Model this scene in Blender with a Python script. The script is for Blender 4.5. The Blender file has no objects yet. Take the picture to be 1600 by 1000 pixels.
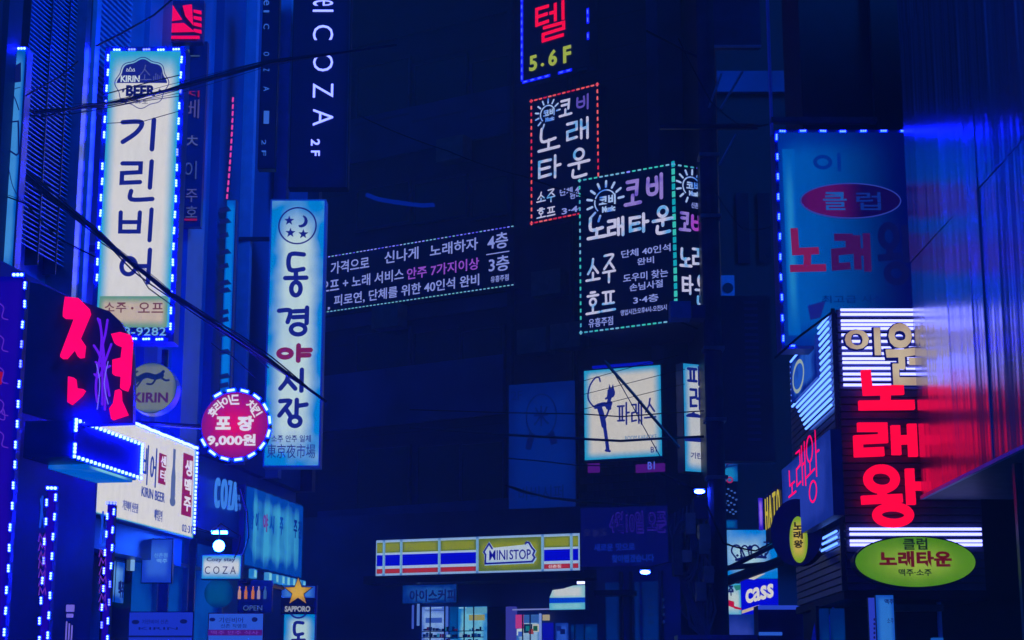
import bpy, math, random
from mathutils import Vector
random.seed(7)
S = bpy.context.scene
C = S.collection

# ------------------------------------------------------------------ camera
F = 2745.0                       # focal length in pixels of the 1600 px wide photograph
TH = math.atan(600 / F)          # the horizon lies 600 px under the picture's centre
CT, ST = math.cos(TH), math.sin(TH)
EYE = 1.6
cd = bpy.data.cameras.new('camera')
cd.sensor_width = 36; cd.lens = 36 * F / 1600; cd.clip_start = .1; cd.clip_end = 2000
cam = bpy.data.objects.new('camera', cd); C.objects.link(cam)
cam.location = (0, 0, EYE); cam.rotation_euler = (math.pi / 2 + TH, 0, 0)
S.camera = cam
# ------------------------------------------------------------------ night sky
W = bpy.data.worlds.new('World'); S.world = W; W.use_nodes = True
wn = W.node_tree; bg = wn.nodes['Background']
sky = wn.nodes.new('ShaderNodeTexSky'); sky.sky_type = 'NISHITA'; sky.sun_disc = False
sky.sun_elevation = math.radians(1.5); sky.sun_rotation = math.radians(150)
mul = wn.nodes.new('ShaderNodeMix'); mul.data_type = 'RGBA'; mul.blend_type = 'MULTIPLY'
mul.inputs[0].default_value = 1
wn.links.new(sky.outputs[0], mul.inputs[6]); mul.inputs[7].default_value = (.001, .08, 1, 1)
wn.links.new(mul.outputs[2], bg.inputs[0]); bg.inputs[1].default_value = .12
sl = bpy.data.lights.new('night_sun', 'SUN'); sl.energy = 4.6; sl.angle = math.radians(20); sl.color = (.004, .20, 1)
so = bpy.data.objects.new('night_sun', sl); C.objects.link(so)
so.rotation_euler = Vector((-.70, .60, -.48)).to_track_quat('-Z', 'Y').to_euler(); so.location = (0, 0, 60)
S.view_settings.view_transform = 'Standard'; S.view_settings.look = 'None'
S.view_settings.exposure = 0; S.view_settings.gamma = 1; S.view_settings.use_curve_mapping = False
S.cycles.use_denoising = True
S.cycles.max_bounces = 5; S.cycles.glossy_bounces = 3; S.cycles.diffuse_bounces = 2
S.cycles.sample_clamp_indirect = 4; S.cycles.use_light_tree = True
S.cycles.caustics_reflective = False; S.cycles.caustics_refractive = False

# ------------------------------------------------------------------ materials
def lin(c):
    return tuple(((x / 255) / 12.92 if x / 255 <= .04045 else ((x / 255 + .055) / 1.055) ** 2.4) for x in c) + (1,)
MC = {}
def paint(name, col, rough=.6, metal=0, spec=.5, noise=.25, scale=6, bump=.0):
    """a painted / plastic / metal surface: base colour in linear light, with soft wear"""
    if name in MC: return MC[name]
    m = bpy.data.materials.new(name); m.use_nodes = True; MC[name] = m
    n = m.node_tree; b = n.nodes['Principled BSDF']
    b.inputs['Roughness'].default_value = rough; b.inputs['Metallic'].default_value = metal
    b.inputs['Specular IOR Level'].default_value = spec
    tc = n.nodes.new('ShaderNodeTexCoord'); nz = n.nodes.new('ShaderNodeTexNoise')
    nz.inputs['Scale'].default_value = scale; nz.inputs['Detail'].default_value = 5
    n.links.new(tc.outputs['Object'], nz.inputs['Vector'])
    cr = n.nodes.new('ShaderNodeValToRGB'); e = cr.color_ramp.elements
    e[0].position = .3; e[1].position = .7
    e[0].color = tuple(x * (1 - noise) for x in col) + (1,); e[1].color = tuple(min(1, x * (1 + noise)) for x in col) + (1,)
    n.links.new(nz.outputs[0], cr.inputs[0]); n.links.new(cr.outputs[0], b.inputs['Base Color'])
    if bump:
        bp = n.nodes.new('ShaderNodeBump'); bp.inputs['Strength'].default_value = bump; bp.inputs['Distance'].default_value = .02
        n.links.new(nz.outputs[0], bp.inputs['Height']); n.links.new(bp.outputs[0], b.inputs['Normal'])
    return m
def glow(col, k=1.0):
    """a lamp, a backlit film or a part given a lit look: shows the display colour col (0-255), k times as strong"""
    key = ('glow', col, k)
    if key in MC: return MC[key]
    m = bpy.data.materials.new('glow_%d_%d_%d' % col); m.use_nodes = True; MC[key] = m
    n = m.node_tree; n.nodes.remove(n.nodes['Principled BSDF'])
    em = n.nodes.new('ShaderNodeEmission'); l = lin(col)
    em.inputs[0].default_value = l; em.inputs[1].default_value = k
    n.links.new(em.outputs[0], n.nodes['Material Output'].inputs[0])
    return m
def lamp(rgb, k, name):
    """linear-colour emitter for LEDs and tubes that are far brighter than the film can hold"""
    key = (name,)
    if key in MC: return MC[key]
    m = bpy.data.materials.new(name); m.use_nodes = True; MC[key] = m
    n = m.node_tree; n.nodes.remove(n.nodes['Principled BSDF'])
    em = n.nodes.new('ShaderNodeEmission'); em.inputs[0].default_value = tuple(rgb) + (1,); em.inputs[1].default_value = k
    n.links.new(em.outputs[0], n.nodes['Material Output'].inputs[0])
    return m
def lightbox(name, mid, edge, ex=.18, ez=.06, tint=None, blotch=.12, bands=0, side=None, power=1.0):
    """backlit acrylic: tube light is painted into the emission, bright middle, rim falling off to the edge colour; side=(x_dark0,x_dark1,colour) paints an unlit side"""
    if name in MC: return MC[name]
    m = bpy.data.materials.new(name); m.use_nodes = True; MC[name] = m
    n = m.node_tree; n.nodes.remove(n.nodes['Principled BSDF']); N = n.nodes.new; Lk = n.links.new
    tc = N('ShaderNodeTexCoord'); sp = N('ShaderNodeSeparateXYZ'); Lk(tc.outputs['Generated'], sp.inputs[0])
    def mth(op, a, b=None):
        q = N('ShaderNodeMath'); q.operation = op
        for i, s in enumerate((a, b)):
            if s is None: continue
            if isinstance(s, (int, float)): q.inputs[i].default_value = s
            else: Lk(s, q.inputs[i])
        return q.outputs[0]
    def edgef(o, w):
        d = mth('MINIMUM', o, mth('SUBTRACT', 1, o))
        q = N('ShaderNodeMapRange'); q.interpolation_type = 'SMOOTHSTEP'; Lk(d, q.inputs[0]); q.inputs[2].default_value = max(w, .001)
        return q.outputs[0]
    f = mth('MULTIPLY', edgef(sp.outputs[0], ex), edgef(sp.outputs[2], ez))
    nz = N('ShaderNodeTexNoise'); nz.inputs['Scale'].default_value = 3; Lk(tc.outputs['Object'], nz.inputs['Vector'])
    f = mth('ADD', f, mth('MULTIPLY', mth('SUBTRACT', nz.outputs[0], .5), blotch * 4))
    if bands:
        wv = mth('MULTIPLY', mth('ADD', mth('SINE', mth('MULTIPLY', sp.outputs[0], bands * 6.283)), 1), .25)
        f = mth('SUBTRACT', f, wv)
    mx = N('ShaderNodeMix'); mx.data_type = 'RGBA'; Lk(f, mx.inputs[0]); mx.inputs[6].default_value = lin(edge); mx.inputs[7].default_value = lin(mid)
    out = mx.outputs[2]
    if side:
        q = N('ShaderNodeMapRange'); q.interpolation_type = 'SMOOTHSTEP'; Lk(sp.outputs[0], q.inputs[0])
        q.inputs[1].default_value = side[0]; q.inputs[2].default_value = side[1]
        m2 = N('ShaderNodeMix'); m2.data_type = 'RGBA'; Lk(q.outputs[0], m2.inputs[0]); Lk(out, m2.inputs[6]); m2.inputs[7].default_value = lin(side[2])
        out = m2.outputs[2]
    gm = N('ShaderNodeMapping'); gm.inputs['Scale'].default_value = (1, 1, .3); Lk(tc.outputs['Object'], gm.inputs[0])
    gz = N('ShaderNodeTexNoise'); gz.inputs['Scale'].default_value = 16; gz.inputs['Detail'].default_value = 6; Lk(gm.outputs[0], gz.inputs['Vector'])
    gr = N('ShaderNodeMapRange'); Lk(gz.outputs[0], gr.inputs[0]); gr.inputs[1].default_value = .3; gr.inputs[2].default_value = .62; gr.inputs[3].default_value = .93; gr.inputs[4].default_value = 1.01
    gx = N('ShaderNodeMix'); gx.data_type = 'RGBA'; gx.blend_type = 'MULTIPLY'; gx.inputs[0].default_value = 1; Lk(out, gx.inputs[6]); Lk(gr.outputs[0], gx.inputs[7]); out = gx.outputs[2]
    em = N('ShaderNodeEmission'); Lk(out, em.inputs[0]); em.inputs[1].default_value = power
    Lk(em.outputs[0], n.nodes['Material Output'].inputs[0])
    return m

WALL_BLUE = paint('facade_blue_panel', (.02, .17, .50), .38, 0, .5, .3, 1.5, .05)
WALL_DARK = paint('facade_dark', (.008, .028, .09), .6, 0, .4, .3, 1.2, .1)
WALL_MID = paint('facade_mid', (.018, .075, .28), .55, 0, .4, .35, .8, .1)
STEEL = paint('dark_steel', (.05, .07, .13), .35, .8, .5, .2, 9)
ALU = paint('aluminium', (.25, .32, .5), .35, .9, .5, .15, 9)
SLATM = paint('louvre_slat_metal', (.09, .34, .80), .4, .0, .5, .2, 12)
CABLE = paint('black_cable', (.01, .012, .03), .5, 0, .4, .2, 30)
BLACK = paint('black_plate', (.008, .01, .03), .5, 0, .3, .2, 5)
GLASS = paint('dark_glass', (.01, .015, .04), .08, 0, .8, .1, 2)
ROAD = paint('asphalt', (.05, .05, .055), .45, 0, .5, .3, 8, .3)
PAVE = paint('pavement', (.16, .16, .17), .7, 0, .4, .2, 4, .2)
CONC = paint('concrete', (.22, .23, .26), .75, 0, .4, .25, 5, .2)
TRIM = paint('pale_trim', (.25, .35, .7), .4, .2, .5, .1, 9)
BOX = paint('sign_cabinet_navy', (.03, .06, .25), .4, .3, .5, .2, 5)
PANEL = paint('navy_panel', (.015, .03, .16), .35, 0, .5, .25, 3)
INK = glow((20, 34, 128))                 # dark film letters on a lit box, their blue lift from the glow painted in
INKD = glow((10, 22, 96))
LED_W = lamp((.95, 1.6, 380), 1, 'led_white_blue')
LED_HALO = lamp((.012, .3, 45), 1, 'led_blue_halo')  # blue halo of the LEDs, added as a glowing backing
LED_B2 = lamp((.3, .65, 60), 1, 'led_blue_chip')
LED_DIM = lamp((.002, .004, .55), 1, 'led_blue_rim')
LED_RED = glow((255, 90, 90), 1.0); LED_RED2 = glow((225, 40, 70), 1.0)
LED_G = glow((70, 170, 200)); LED_G2 = glow((120, 190, 225)); LED_P = glow((120, 130, 255), 1.4)
NEON_R = lamp((1.15, .0012, .05), 1, 'red_neon_face')
NEON_R2 = lamp((1.2, .0, .16), 1, 'pink_red_neon_face')

# ------------------------------------------------------------------ pixels to places
def at(px, py, Y):
    u = (500 - py) / F; y = CT - u * ST
    return Vector(((px - 800) / F / y * Y, Y, EYE + (ST + u * CT) / y * Y))
class Plane:
    """an upright plane through pixel (px,py) at distance Y whose horizontals run to the vanishing point vpx"""
    def __init__(s, px, py, Y, vpx=None):
        p = at(px, py, Y); s.O = Vector((p.x, p.y))
        if vpx is None: d = Vector((1, 0))
        else:
            d = Vector(((vpx - 800) * CT / F, 1)).normalized()
            if vpx < px: d = -d
        s.D = d; s.N = Vector((d.y, -d.x)); s.rz = math.atan2(d.y, d.x)
    def uz(s, px, py):
        u = (500 - py) / F; r = Vector(((px - 800) / F, CT - u * ST, ST + u * CT))
        t = s.O.dot(s.N) / (r.x * s.N.x + r.y * s.N.y)
        return (Vector((r.x * t, r.y * t)) - s.O).dot(s.D), EYE + r.z * t
    def pt(s, u, z, off=0):
        q = s.O + s.D * u + s.N * off
        return Vector((q.x, q.y, z))
    def shift(s, off):
        q = Plane.__new__(Plane); q.O = s.O + s.N * off; q.D = s.D; q.N = s.N; q.rz = s.rz; return q

def tag(o, label=None, cat=None, group=None, kind=None):
    if label: o['label'] = label
    if cat: o['category'] = cat
    if group: o['group'] = group
    if kind: o['kind'] = kind
    return o
def link(o, parent=None):
    C.objects.link(o)
    if parent is not None: o.parent = parent
    return o
def empty(name, loc, rz=0):
    o = bpy.data.objects.new(name, None); o.empty_display_size = .2; link(o); o.location = loc; o.rotation_euler = (0, 0, rz); return o
def inst(name, mesh, parent, loc=(0, 0, 0), rot=(0, 0, 0), sc=(1, 1, 1)):
    o = bpy.data.objects.new(name, mesh); link(o, parent); o.location = loc; o.rotation_euler = rot; o.scale = sc; return o

# ------------------------------------------------------------------ mesh builder
TXT = {}
def textmesh(body, bold=0.0, space=1.0):
    k = (body, bold, space)
    if k in TXT: return TXT[k]
    cu = bpy.data.curves.new('t', 'FONT'); cu.body = body; cu.offset = bold; cu.extrude = .5; cu.resolution_u = 3
    cu.space_character = space
    o = bpy.data.objects.new('t', cu); me = bpy.data.meshes.new_from_object(o)
    v = [tuple(a.co) for a in me.vertices]; f = [tuple(p.vertices) for p in me.polygons]
    bpy.data.objects.remove(o); bpy.data.curves.remove(cu); bpy.data.meshes.remove(me)
    xs = [a[0] for a in v]; ys = [a[1] for a in v]
    x0, x1, y0, y1 = min(xs), max(xs), min(ys), max(ys)
    v = [((a[0] - x0) / (x1 - x0 or 1), (a[1] - y0) / (y1 - y0 or 1), a[2] - .5) for a in v]
    TXT[k] = (v, f); return TXT[k]
def circ(cx, cy, rx, ry, n=14, a0=90, a1=450):
    return [(cx + rx * math.cos(math.radians(a0 + (a1 - a0) * i / n)), cy + ry * math.sin(math.radians(a0 + (a1 - a0) * i / n))) for i in range(n + 1)]
JAMO = {
 'ㄱ': [[(0, 1), (.95, 1), (.75, .5), (.05, 0)]], 'ㄱv': [[(0, 1), (1, 1), (.8, 0)]],
 'ㄴ': [[(0, 1), (.03, .04), (1, .08)]], 'ㄷ': [[(1, 1), (0, .98), (.02, .03), (1, .06)]],
 'ㄹ': [[(0, 1), (1, 1), (1, .55), (0, .5), (0, 0), (1, .04)]],
 'ㅁ': [[(0, 1), (1, 1), (1, 0), (0, 0), (0, 1)]], 'ㅂ': [[(0, 1), (.02, 0), (.98, 0), (1, 1)], [(0, .5), (1, .5)]],
 'ㅅ': [[(.52, 1), (.4, .5), (0, 0)], [(.48, .55), (1, 0)]],
 'ㅇ': [circ(.5, .5, .5, .5)], 'ㅈ': [[(.05, 1), (.95, 1), (.45, .45), (0, 0)], [(.55, .5), (1, 0)]],
 'ㅋ': [[(0, 1), (.95, 1), (.85, 0)], [(.05, .5), (.9, .52)]],
 'ㅌ': [[(1, 1), (0, 1), (0, 0), (1, .05)], [(.02, .5), (.9, .53)]],
 'ㅍ': [[(0, 1), (1, 1)], [(0, 0), (1, 0)], [(.28, 1), (.3, 0)], [(.72, 1), (.7, 0)]],
 'ㅎ': [[(.3, 1), (.7, 1)], [(0, .74), (1, .76)], circ(.5, .26, .28, .26)],
}
SYL = {
 '기': [('ㄱ', 0, .25, .55, .92), [(.88, 1), (.86, 0)]],
 '린': [('ㄹ', 0, .45, .55, .95), [(.88, 1), (.86, .33)], ('ㄴ', .3, .02, .95, .24)],
 '비': [('ㅂ', 0, .28, .55, .9), [(.88, 1), (.86, 0)]],
 '어': [('ㅇ', 0, .25, .45, .75), [(.55, .5), (.85, .5)], [(.88, 1), (.86, 0)]],
 '노': [('ㄴ', .15, .42, .82, 1), [(.5, .45), (.48, .06)], [(0, .04), (1, .06)]],
 '래': [('ㄹ', 0, .12, .44, .9), [(.66, .95), (.66, .05)], [(.66, .5), (.92, .52)], [(.95, 1), (.95, 0)]],
 '왕': [('ㅇ', .12, .62, .56, 1), [(.34, .6), (.34, .46)], [(0, .42), (.66, .46)], [(.8, 1), (.8, .34)], [(.8, .68), (1.02, .68)], ('ㅇ', .24, 0, .76, .3)],
 '타': [('ㅌ', 0, .14, .55, .86), [(.76, 1), (.75, 0)], [(.76, .52), (1, .54)]],
 '운': [('ㅇ', .28, .64, .74, 1), [(0, .5), (1, .52)], [(.5, .5), (.5, .3)], ('ㄴ', .22, .02, .85, .28)],
 '코': [('ㅋ', .15, .42, .85, 1), [(.5, .4), (.48, .06)], [(0, .04), (1, .06)]],
 '이': [('ㅇ', 0, .15, .55, .85), [(.86, 1), (.86, 0)]],
 '원': [('ㅇ', .16, .64, .58, 1), [(0, .5), (.7, .53)], [(.36, .5), (.38, .28)], [(.62, .36), (.88, .37)], [(.9, 1), (.88, .24)], ('ㄴ', .24, 0, .9, .2)],
 '동': [('ㄷ', .2, .62, .85, 1), [(.5, .6), (.5, .44)], [(0, .42), (1, .43)], ('ㅇ', .3, 0, .74, .32)],
 '경': [('ㄱv', 0, .46, .36, .88), [(.48, .86), (.85, .88)], [(.46, .64), (.85, .66)], [(.9, 1), (.9, .42)], ('ㅇ', .4, 0, .86, .38)],
 '야': [('ㅇ', 0, .22, .4, .72), [(.62, 1), (.62, 0)], [(.62, .68), (1, .7)], [(.62, .34), (.96, .36)]],
 '시': [('ㅅ', 0, .1, .6, .85), [(.85, 1), (.85, 0)]],
 '장': [('ㅈ', 0, .4, .42, .95), [(.66, 1), (.66, .42)], [(.66, .76), (1.04, .82)], ('ㅇ', .4, 0, .82, .36)],
 '소': [('ㅅ', .12, .34, .88, 1), [(.5, .36), (.48, .06)], [(0, .04), (1, .06)]],
 '주': [('ㅈ', .1, .5, .9, 1), [(0, .38), (1, .4)], [(.5, .38), (.48, 0)]],
 '호': [('ㅎ', .1, .4, .9, 1), [(.5, .4), (.48, .08)], [(0, .04), (1, .06)]],
 '프': [('ㅍ', .08, .4, .92, .96), [(0, .05), (1, .07)]],
 '파': [('ㅍ', 0, .18, .56, .86), [(.76, 1), (.75, 0)], [(.76, .52), (1, .54)]],
 '레': [('ㄹ', 0, .15, .42, .88), [(.48, .5), (.68, .5)], [(.68, .95), (.68, .05)], [(.94, 1), (.94, 0)]],
 '스': [('ㅅ', .1, .35, .9, 1), [(0, .05), (1, .07)]],
 '텔': [('ㅌ', 0, .5, .42, .95), [(.44, .73), (.62, .73)], [(.64, .98), (.64, .46)], [(.9, 1), (.9, .44)], ('ㄹ', .22, 0, .92, .36)],
 '클': [('ㅋ', .15, .62, .85, 1), [(0, .48), (1, .5)], ('ㄹ', .15, 0, .88, .36)],
 '럽': [('ㄹ', 0, .46, .48, 1), [(.52, .72), (.84, .72)], [(.86, 1), (.86, .42)], ('ㅂ', .2, 0, .88, .32)],
}
def catmull(p, n=5):
    if len(p) < 3: return p
    out = []; q = [p[0]] + list(p) + [p[-1]]
    if p[0] == p[-1]: q[0] = p[-2]; q[-1] = p[1]
    for i in range(1, len(q) - 2):
        a, b, c, d = q[i - 1], q[i], q[i + 1], q[i + 2]
        for k in range(n):
            t = k / n
            out.append(tuple(.5 * (2 * b[j] + (c[j] - a[j]) * t + (2 * a[j] - 5 * b[j] + 4 * c[j] - d[j]) * t * t + (3 * b[j] - a[j] - 3 * c[j] + d[j]) * t ** 3) for j in (0, 1)))
    out.append(p[-1]); return out
class MB:
    def __init__(s): s.v = []; s.f = []; s.m = []; s.k = 0
    def add(s, v, f, mi=0):
        n = len(s.v); s.v += [tuple(a) for a in v]; s.f += [tuple(i + n for i in q) for q in f]; s.m += [mi] * len(f); return s
    def box(s, x0, x1, y0, y1, z0, z1, mi=0):
        return s.add([(x0, y0, z0), (x1, y0, z0), (x1, y1, z0), (x0, y1, z0), (x0, y0, z1), (x1, y0, z1), (x1, y1, z1), (x0, y1, z1)],
                     [(0, 3, 2, 1), (4, 5, 6, 7), (0, 1, 5, 4), (1, 2, 6, 5), (2, 3, 7, 6), (3, 0, 4, 7)], mi)
    def prism(s, pts, y0, y1, mi=0):
        n = len(pts)
        a = sum(pts[i][0] * pts[(i + 1) % n][1] - pts[(i + 1) % n][0] * pts[i][1] for i in range(n))
        if a < 0: pts = pts[::-1]
        v = [(x, y0, z) for x, z in pts] + [(x, y1, z) for x, z in pts]
        f = [tuple(range(n)), tuple(range(2 * n - 1, n - 1, -1))] + [(i, i + n, (i + 1) % n + n, (i + 1) % n) for i in range(n)]
        return s.add(v, f, mi)
    def disc(s, cx, cz, rx, rz, y0, y1, n=28, mi=0):
        return s.prism([(cx + rx * math.cos(6.28318 * i / n), cz + rz * math.sin(6.28318 * i / n)) for i in range(n)], y0, y1, mi)
    def stroke(s, pts, w, d, y, smooth=True, round_=True, mi=0):
        """a flat brush or neon stroke through 2-D points (x,z); half-width w, half-depth d, centred at depth y"""
        p = catmull(pts) if smooth else list(pts)
        s.k += 1; y = y - .0006 * (s.k % 7)
        closed = p[0] == p[-1] and len(p) > 3
        if closed: p = p[:-1]
        n = len(p); rings = []; R = 8 if round_ else 4
        def ring(c, nx, nz, ww, dd):
            if R == 8: return [(c[0] + nx * ww * math.cos(a * .7854), y - dd * math.sin(a * .7854), c[1] + nz * ww * math.cos(a * .7854)) for a in range(8)]
            return [(c[0] + nx * ww * q, y - dd * r, c[1] + nz * ww * q) for q, r in ((1, 1), (-1, 1), (-1, -1), (1, -1))]
        for i in range(n):
            a = p[i - 1] if (i or closed) else p[i]; b = p[(i + 1) % n] if (i < n - 1 or closed) else p[i]
            def un(u, v):
                L = math.hypot(v[0] - u[0], v[1] - u[1]) or 1; return ((v[0] - u[0]) / L, (v[1] - u[1]) / L)
            t1 = un(a, p[i]) if a != p[i] else un(p[i], b); t2 = un(p[i], b) if b != p[i] else t1
            tx, tz = t1[0] + t2[0], t1[1] + t2[1]; L = math.hypot(tx, tz) or 1; tx /= L; tz /= L
            cs = max(.45, tx * t1[0] + tz * t1[1]); nx, nz = -tz, tx
            if i == 0 and not closed:
                if round_:
                    for e in (.92, .5): rings.append(ring((p[0][0] - tx * w * e, p[0][1] - tz * w * e), nx, nz, w * math.sqrt(1 - e * e), d))
            rings.append(ring(p[i], nx, nz, w / cs, d))
            if i == n - 1 and not closed and round_:
                for e in (.5, .92): rings.append(ring((p[i][0] + tx * w * e, p[i][1] + tz * w * e), nx, nz, w * math.sqrt(1 - e * e), d))
        v = [q for r in rings for q in r]; m = len(rings); f = []
        for i in range(m if closed else m - 1):
            j = (i + 1) % m
            for a in range(R): f.append((i * R + a, i * R + (a + 1) % R, j * R + (a + 1) % R, j * R + a))
        if not closed: f += [tuple(range(R - 1, -1, -1)), tuple((m - 1) * R + a for a in range(R))]
        return s.add(v, f, mi)
    def glyph(s, ch, x0, z0, x1, z1, w, d, y, smooth=True, round_=True, jit=0, mi=0):
        w *= .86; x0, x1, z0, z1 = x0 + w * .6, x1 - w * .6, z0 + w * .6, z1 - w * .6
        for part in SYL[ch]:
            if isinstance(part, tuple):
                j, a0, b0, a1, b1 = part; sts = [[(a0 + (a1 - a0) * p, b0 + (b1 - b0) * q) for p, q in st] for st in JAMO[j]]
                sm = smooth or j in 'ㅇㅎ'
                for st in sts:
                    s.stroke([(x0 + (x1 - x0) * p, z0 + (z1 - z0) * q) for p, q in st], w, d, y, sm and (j in 'ㅇㅎㄱㅅㅈㄴ' or smooth == 2), round_, mi)
            else:
                s.stroke([(x0 + (x1 - x0) * p, z0 + (z1 - z0) * q) for p, q in part], w, d, y, False, round_, mi)
        return s
    def text(s, body, x0, z0, x1, z1, bold=.0, t=.004, y=-.006, space=1.0, mi=0):
        v, f = textmesh(body, bold, space)
        return s.add([(x0 + (x1 - x0) * a, y + t * c, z0 + (z1 - z0) * b) for a, b, c in v], f, mi)
    def tube(s, pts, r, n=6, mi=0):
        rings = []
        for i, p in enumerate(pts):
            t = (Vector(pts[min(i + 1, len(pts) - 1)]) - Vector(pts[max(i - 1, 0)])).normalized()
            a = t.cross(Vector((0, 0, 1)))
            if a.length < .1: a = t.cross(Vector((1, 0, 0)))
            a.normalize(); b = a.cross(t)
            rings += [tuple(Vector(p) + (a * math.cos(6.28318 * k / n) + b * math.sin(6.28318 * k / n)) * r) for k in range(n)]
        m = len(pts)
        f = [(i * n + k, i * n + (k + 1) % n, (i + 1) * n + (k + 1) % n, (i + 1) * n + k) for i in range(m - 1) for k in range(n)]
        f += [tuple(range(n - 1, -1, -1)), tuple((m - 1) * n + k for k in range(n))]
        return s.add(rings, f, mi)
    def mesh(s, name, mats):
        me = bpy.data.meshes.new(name); me.from_pydata(s.v, [], s.f)
        for m in (mats if isinstance(mats, (list, tuple)) else [mats]): me.materials.append(m)
        me.polygons.foreach_set('material_index', s.m); me.update(); return me
    def build(s, name, mats, parent=None):
        o = bpy.data.objects.new(name, s.mesh(name, mats)); return link(o, parent)

# shared LED meshes
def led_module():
    b = MB(); b.box(-.031, .031, -.004, .004, -.0095, .0095, 0)  # glowing blue plate stands in for the halo round the bulbs
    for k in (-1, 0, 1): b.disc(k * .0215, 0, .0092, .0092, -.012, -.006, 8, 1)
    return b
LM_WHITE = led_module().mesh('led_module', [LED_HALO, LED_W])
LM_DIM = led_module().mesh('led_module', [lamp((.004, .06, 4), 1, 'led_weak_halo'), lamp((.45, .6, 12), 1, 'led_weak')])
LM_BLUE = led_module().mesh('led_module', [LED_HALO, LED_B2])
def led_dash(l, w, m): return MB().box(-l / 2, l / 2, -.012, 0, -w / 2, w / 2).mesh('led_bulb', m)

class Sign:
    """a flat sign: its root Empty stands at its lower left corner; local x right, z up, the viewer on the -y side"""
    def __init__(s, name, label, cat, plane, px0, py0, px1, py1, group=None):
        s.p = plane; u0, z0 = plane.uz(px0, py1); _, z1 = plane.uz(px0, py0); u1, _ = plane.uz(px1, (py0 + py1) / 2)
        s.u0, s.z0, s.W, s.H = u0, z0, u1 - u0, z1 - z0
        s.root = empty(name, plane.pt(u0, z0), plane.rz); tag(s.root, label, cat, group)
    def L(s, px, py):
        u, z = s.p.uz(px, py); return u - s.u0, z - s.z0
    def bx(s, px0, py0, px1, py1):
        m = (px0 + px1) / 2; return (s.L(px0, py1)[0], s.L(m, py1)[1]), (s.L(px1, py0)[0], s.L(m, py0)[1])
    def cabinet(s, depth=.15, mat=None, rim=.02, y0=0):
        MB().box(-rim, s.W + rim, y0 + .004, y0 + depth, -rim, s.H + rim).build('cabinet', mat or BOX, s.root); return s
    def face(s, mat, name='face', m=0):
        return MB().box(m, s.W - m, -.002, .002, m, s.H - m).build(name, mat, s.root)
    def panel(s, px0, py0, px1, py1, mat, name='panel', y=-.004, t=.003):
        a, b = s.bx(px0, py0, px1, py1)
        return MB().box(a[0], b[0], y, y + t, a[1], b[1]).build(name, mat, s.root)
    def text(s, body, px0, py0, px1, py1, mat, bold=.0, space=1.0, y=-.007, t=.004, name='lettering'):
        a, b = s.bx(px0, py0, px1, py1)
        return MB().text(body, a[0], a[1], b[0], b[1], bold, t, y, space).build(name, mat, s.root)
    def glyph(s, b, ch, px0, py0, px1, py1, wpx, smooth=True, round_=True, d=.006, y=-.012, mi=0):
        a, c = s.bx(px0, py0, px1, py1)
        b.glyph(ch, a[0], a[1], c[0], c[1], abs(s.L(px0, py1)[1] - s.L(px0, py1 - wpx)[1]), d, y, smooth, round_, mi=mi)
    def row(s, mesh, x0, z0, x1, z1, n, name='led_module', y=-.003, skip=(), sc=1):
        a = -math.atan2(z1 - z0, x1 - x0)
        for i in range(n):
            if i in skip: continue
            t = i / (n - 1) if n > 1 else .5
            me = LM_DIM if mesh is LM_WHITE and random.random() < .09 else mesh; jt = random.uniform(-.003, .003)
            inst(name, me, s.root, (x0 + (x1 - x0) * t + jt, y, z0 + (z1 - z0) * t + jt), (0, a + random.uniform(-.05, .05), 0), (sc, 1, sc))

# ------------------------------------------------------------------ ground
tag(MB().box(-45, 45, -14, 80, -.3, 0).build('ground', CONC), kind='structure')
tag(MB().box(-2.0, 2.6, -10, 31, .004, .02).build('road', ROAD), kind='structure')
tag(MB().box(-4.2, -2.0, -10, 24, .004, .13).build('pavement', PAVE), kind='structure')
tag(MB().box(2.6, 4.4, -10, 24, .004, .13).build('pavement', PAVE), kind='structure')

# ------------------------------------------------------------------ left building
PL = Plane(155, 400, 14, 1300)
def wall_box(name, plane, ua, ub, z0, z1, depth, mat, parent, y0=0.):
    """box in a plane's own coordinates given as world mesh under parent at plane origin"""
    return MB().box(ua, ub, y0, y0 + depth, z0, z1).build(name, mat, parent)
u_end = PL.uz(506, 300)[0]
LB = empty('office_building', PL.pt(0, 0), PL.rz); tag(LB, 'tall blue lit building on the left with louvres, ribs and flat metal panels', 'building')
wall_box('wall', PL, -9, u_end, 0, 26, 9, WALL_BLUE, LB, .25)
# vertical facade panels and ribs, each proud of the wall
def strip(px0, px1, y0, z0, z1, mat, name, zref=300, parent=LB, plane=PL):
    a = plane.uz(px0, zref)[0]; b = plane.uz(px1, zref)[0]
    return MB().box(a, b, y0, .25, z0, z1).build(name, mat, parent)
strip(124, 131, .02, 3.5, 26, ALU, 'rib'); strip(134, 139, .05, 3.5, 26, STEEL, 'rib'); strip(142, 149, .03, 3.5, 26, TRIM, 'rib')
strip(151, 240, .16, 5.2, 26, WALL_BLUE, 'wall_panel'); strip(242, 262, .12, 5.2, 26, WALL_BLUE, 'wall_panel')
strip(264, 284, .17, 3.5, 26, WALL_MID, 'wall_panel'); strip(318, 343, .14, 4.0, 26, WALL_BLUE, 'wall_panel')
strip(364, 398, .16, 4.0, 26, WALL_MID, 'wall_panel'); strip(400, 404, .05, 4.0, 26, TRIM, 'rib')
strip(406, 450, .17, 4.0, 26, WALL_MID, 'wall_panel'); strip(451, 456, .03, 4.0, 26, TRIM, 'rib')
strip(458, 500, .15, 4.0, 26, WALL_MID, 'wall_panel'); strip(501, 506, .02, 4.0, 26, STEEL, 'rib')
strip(0, 22, .02, 0, 26, WALL_DARK, 'wall_panel'); strip(-200, -4, .05, 0, 26, WALL_DARK, 'wall_panel')
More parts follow.
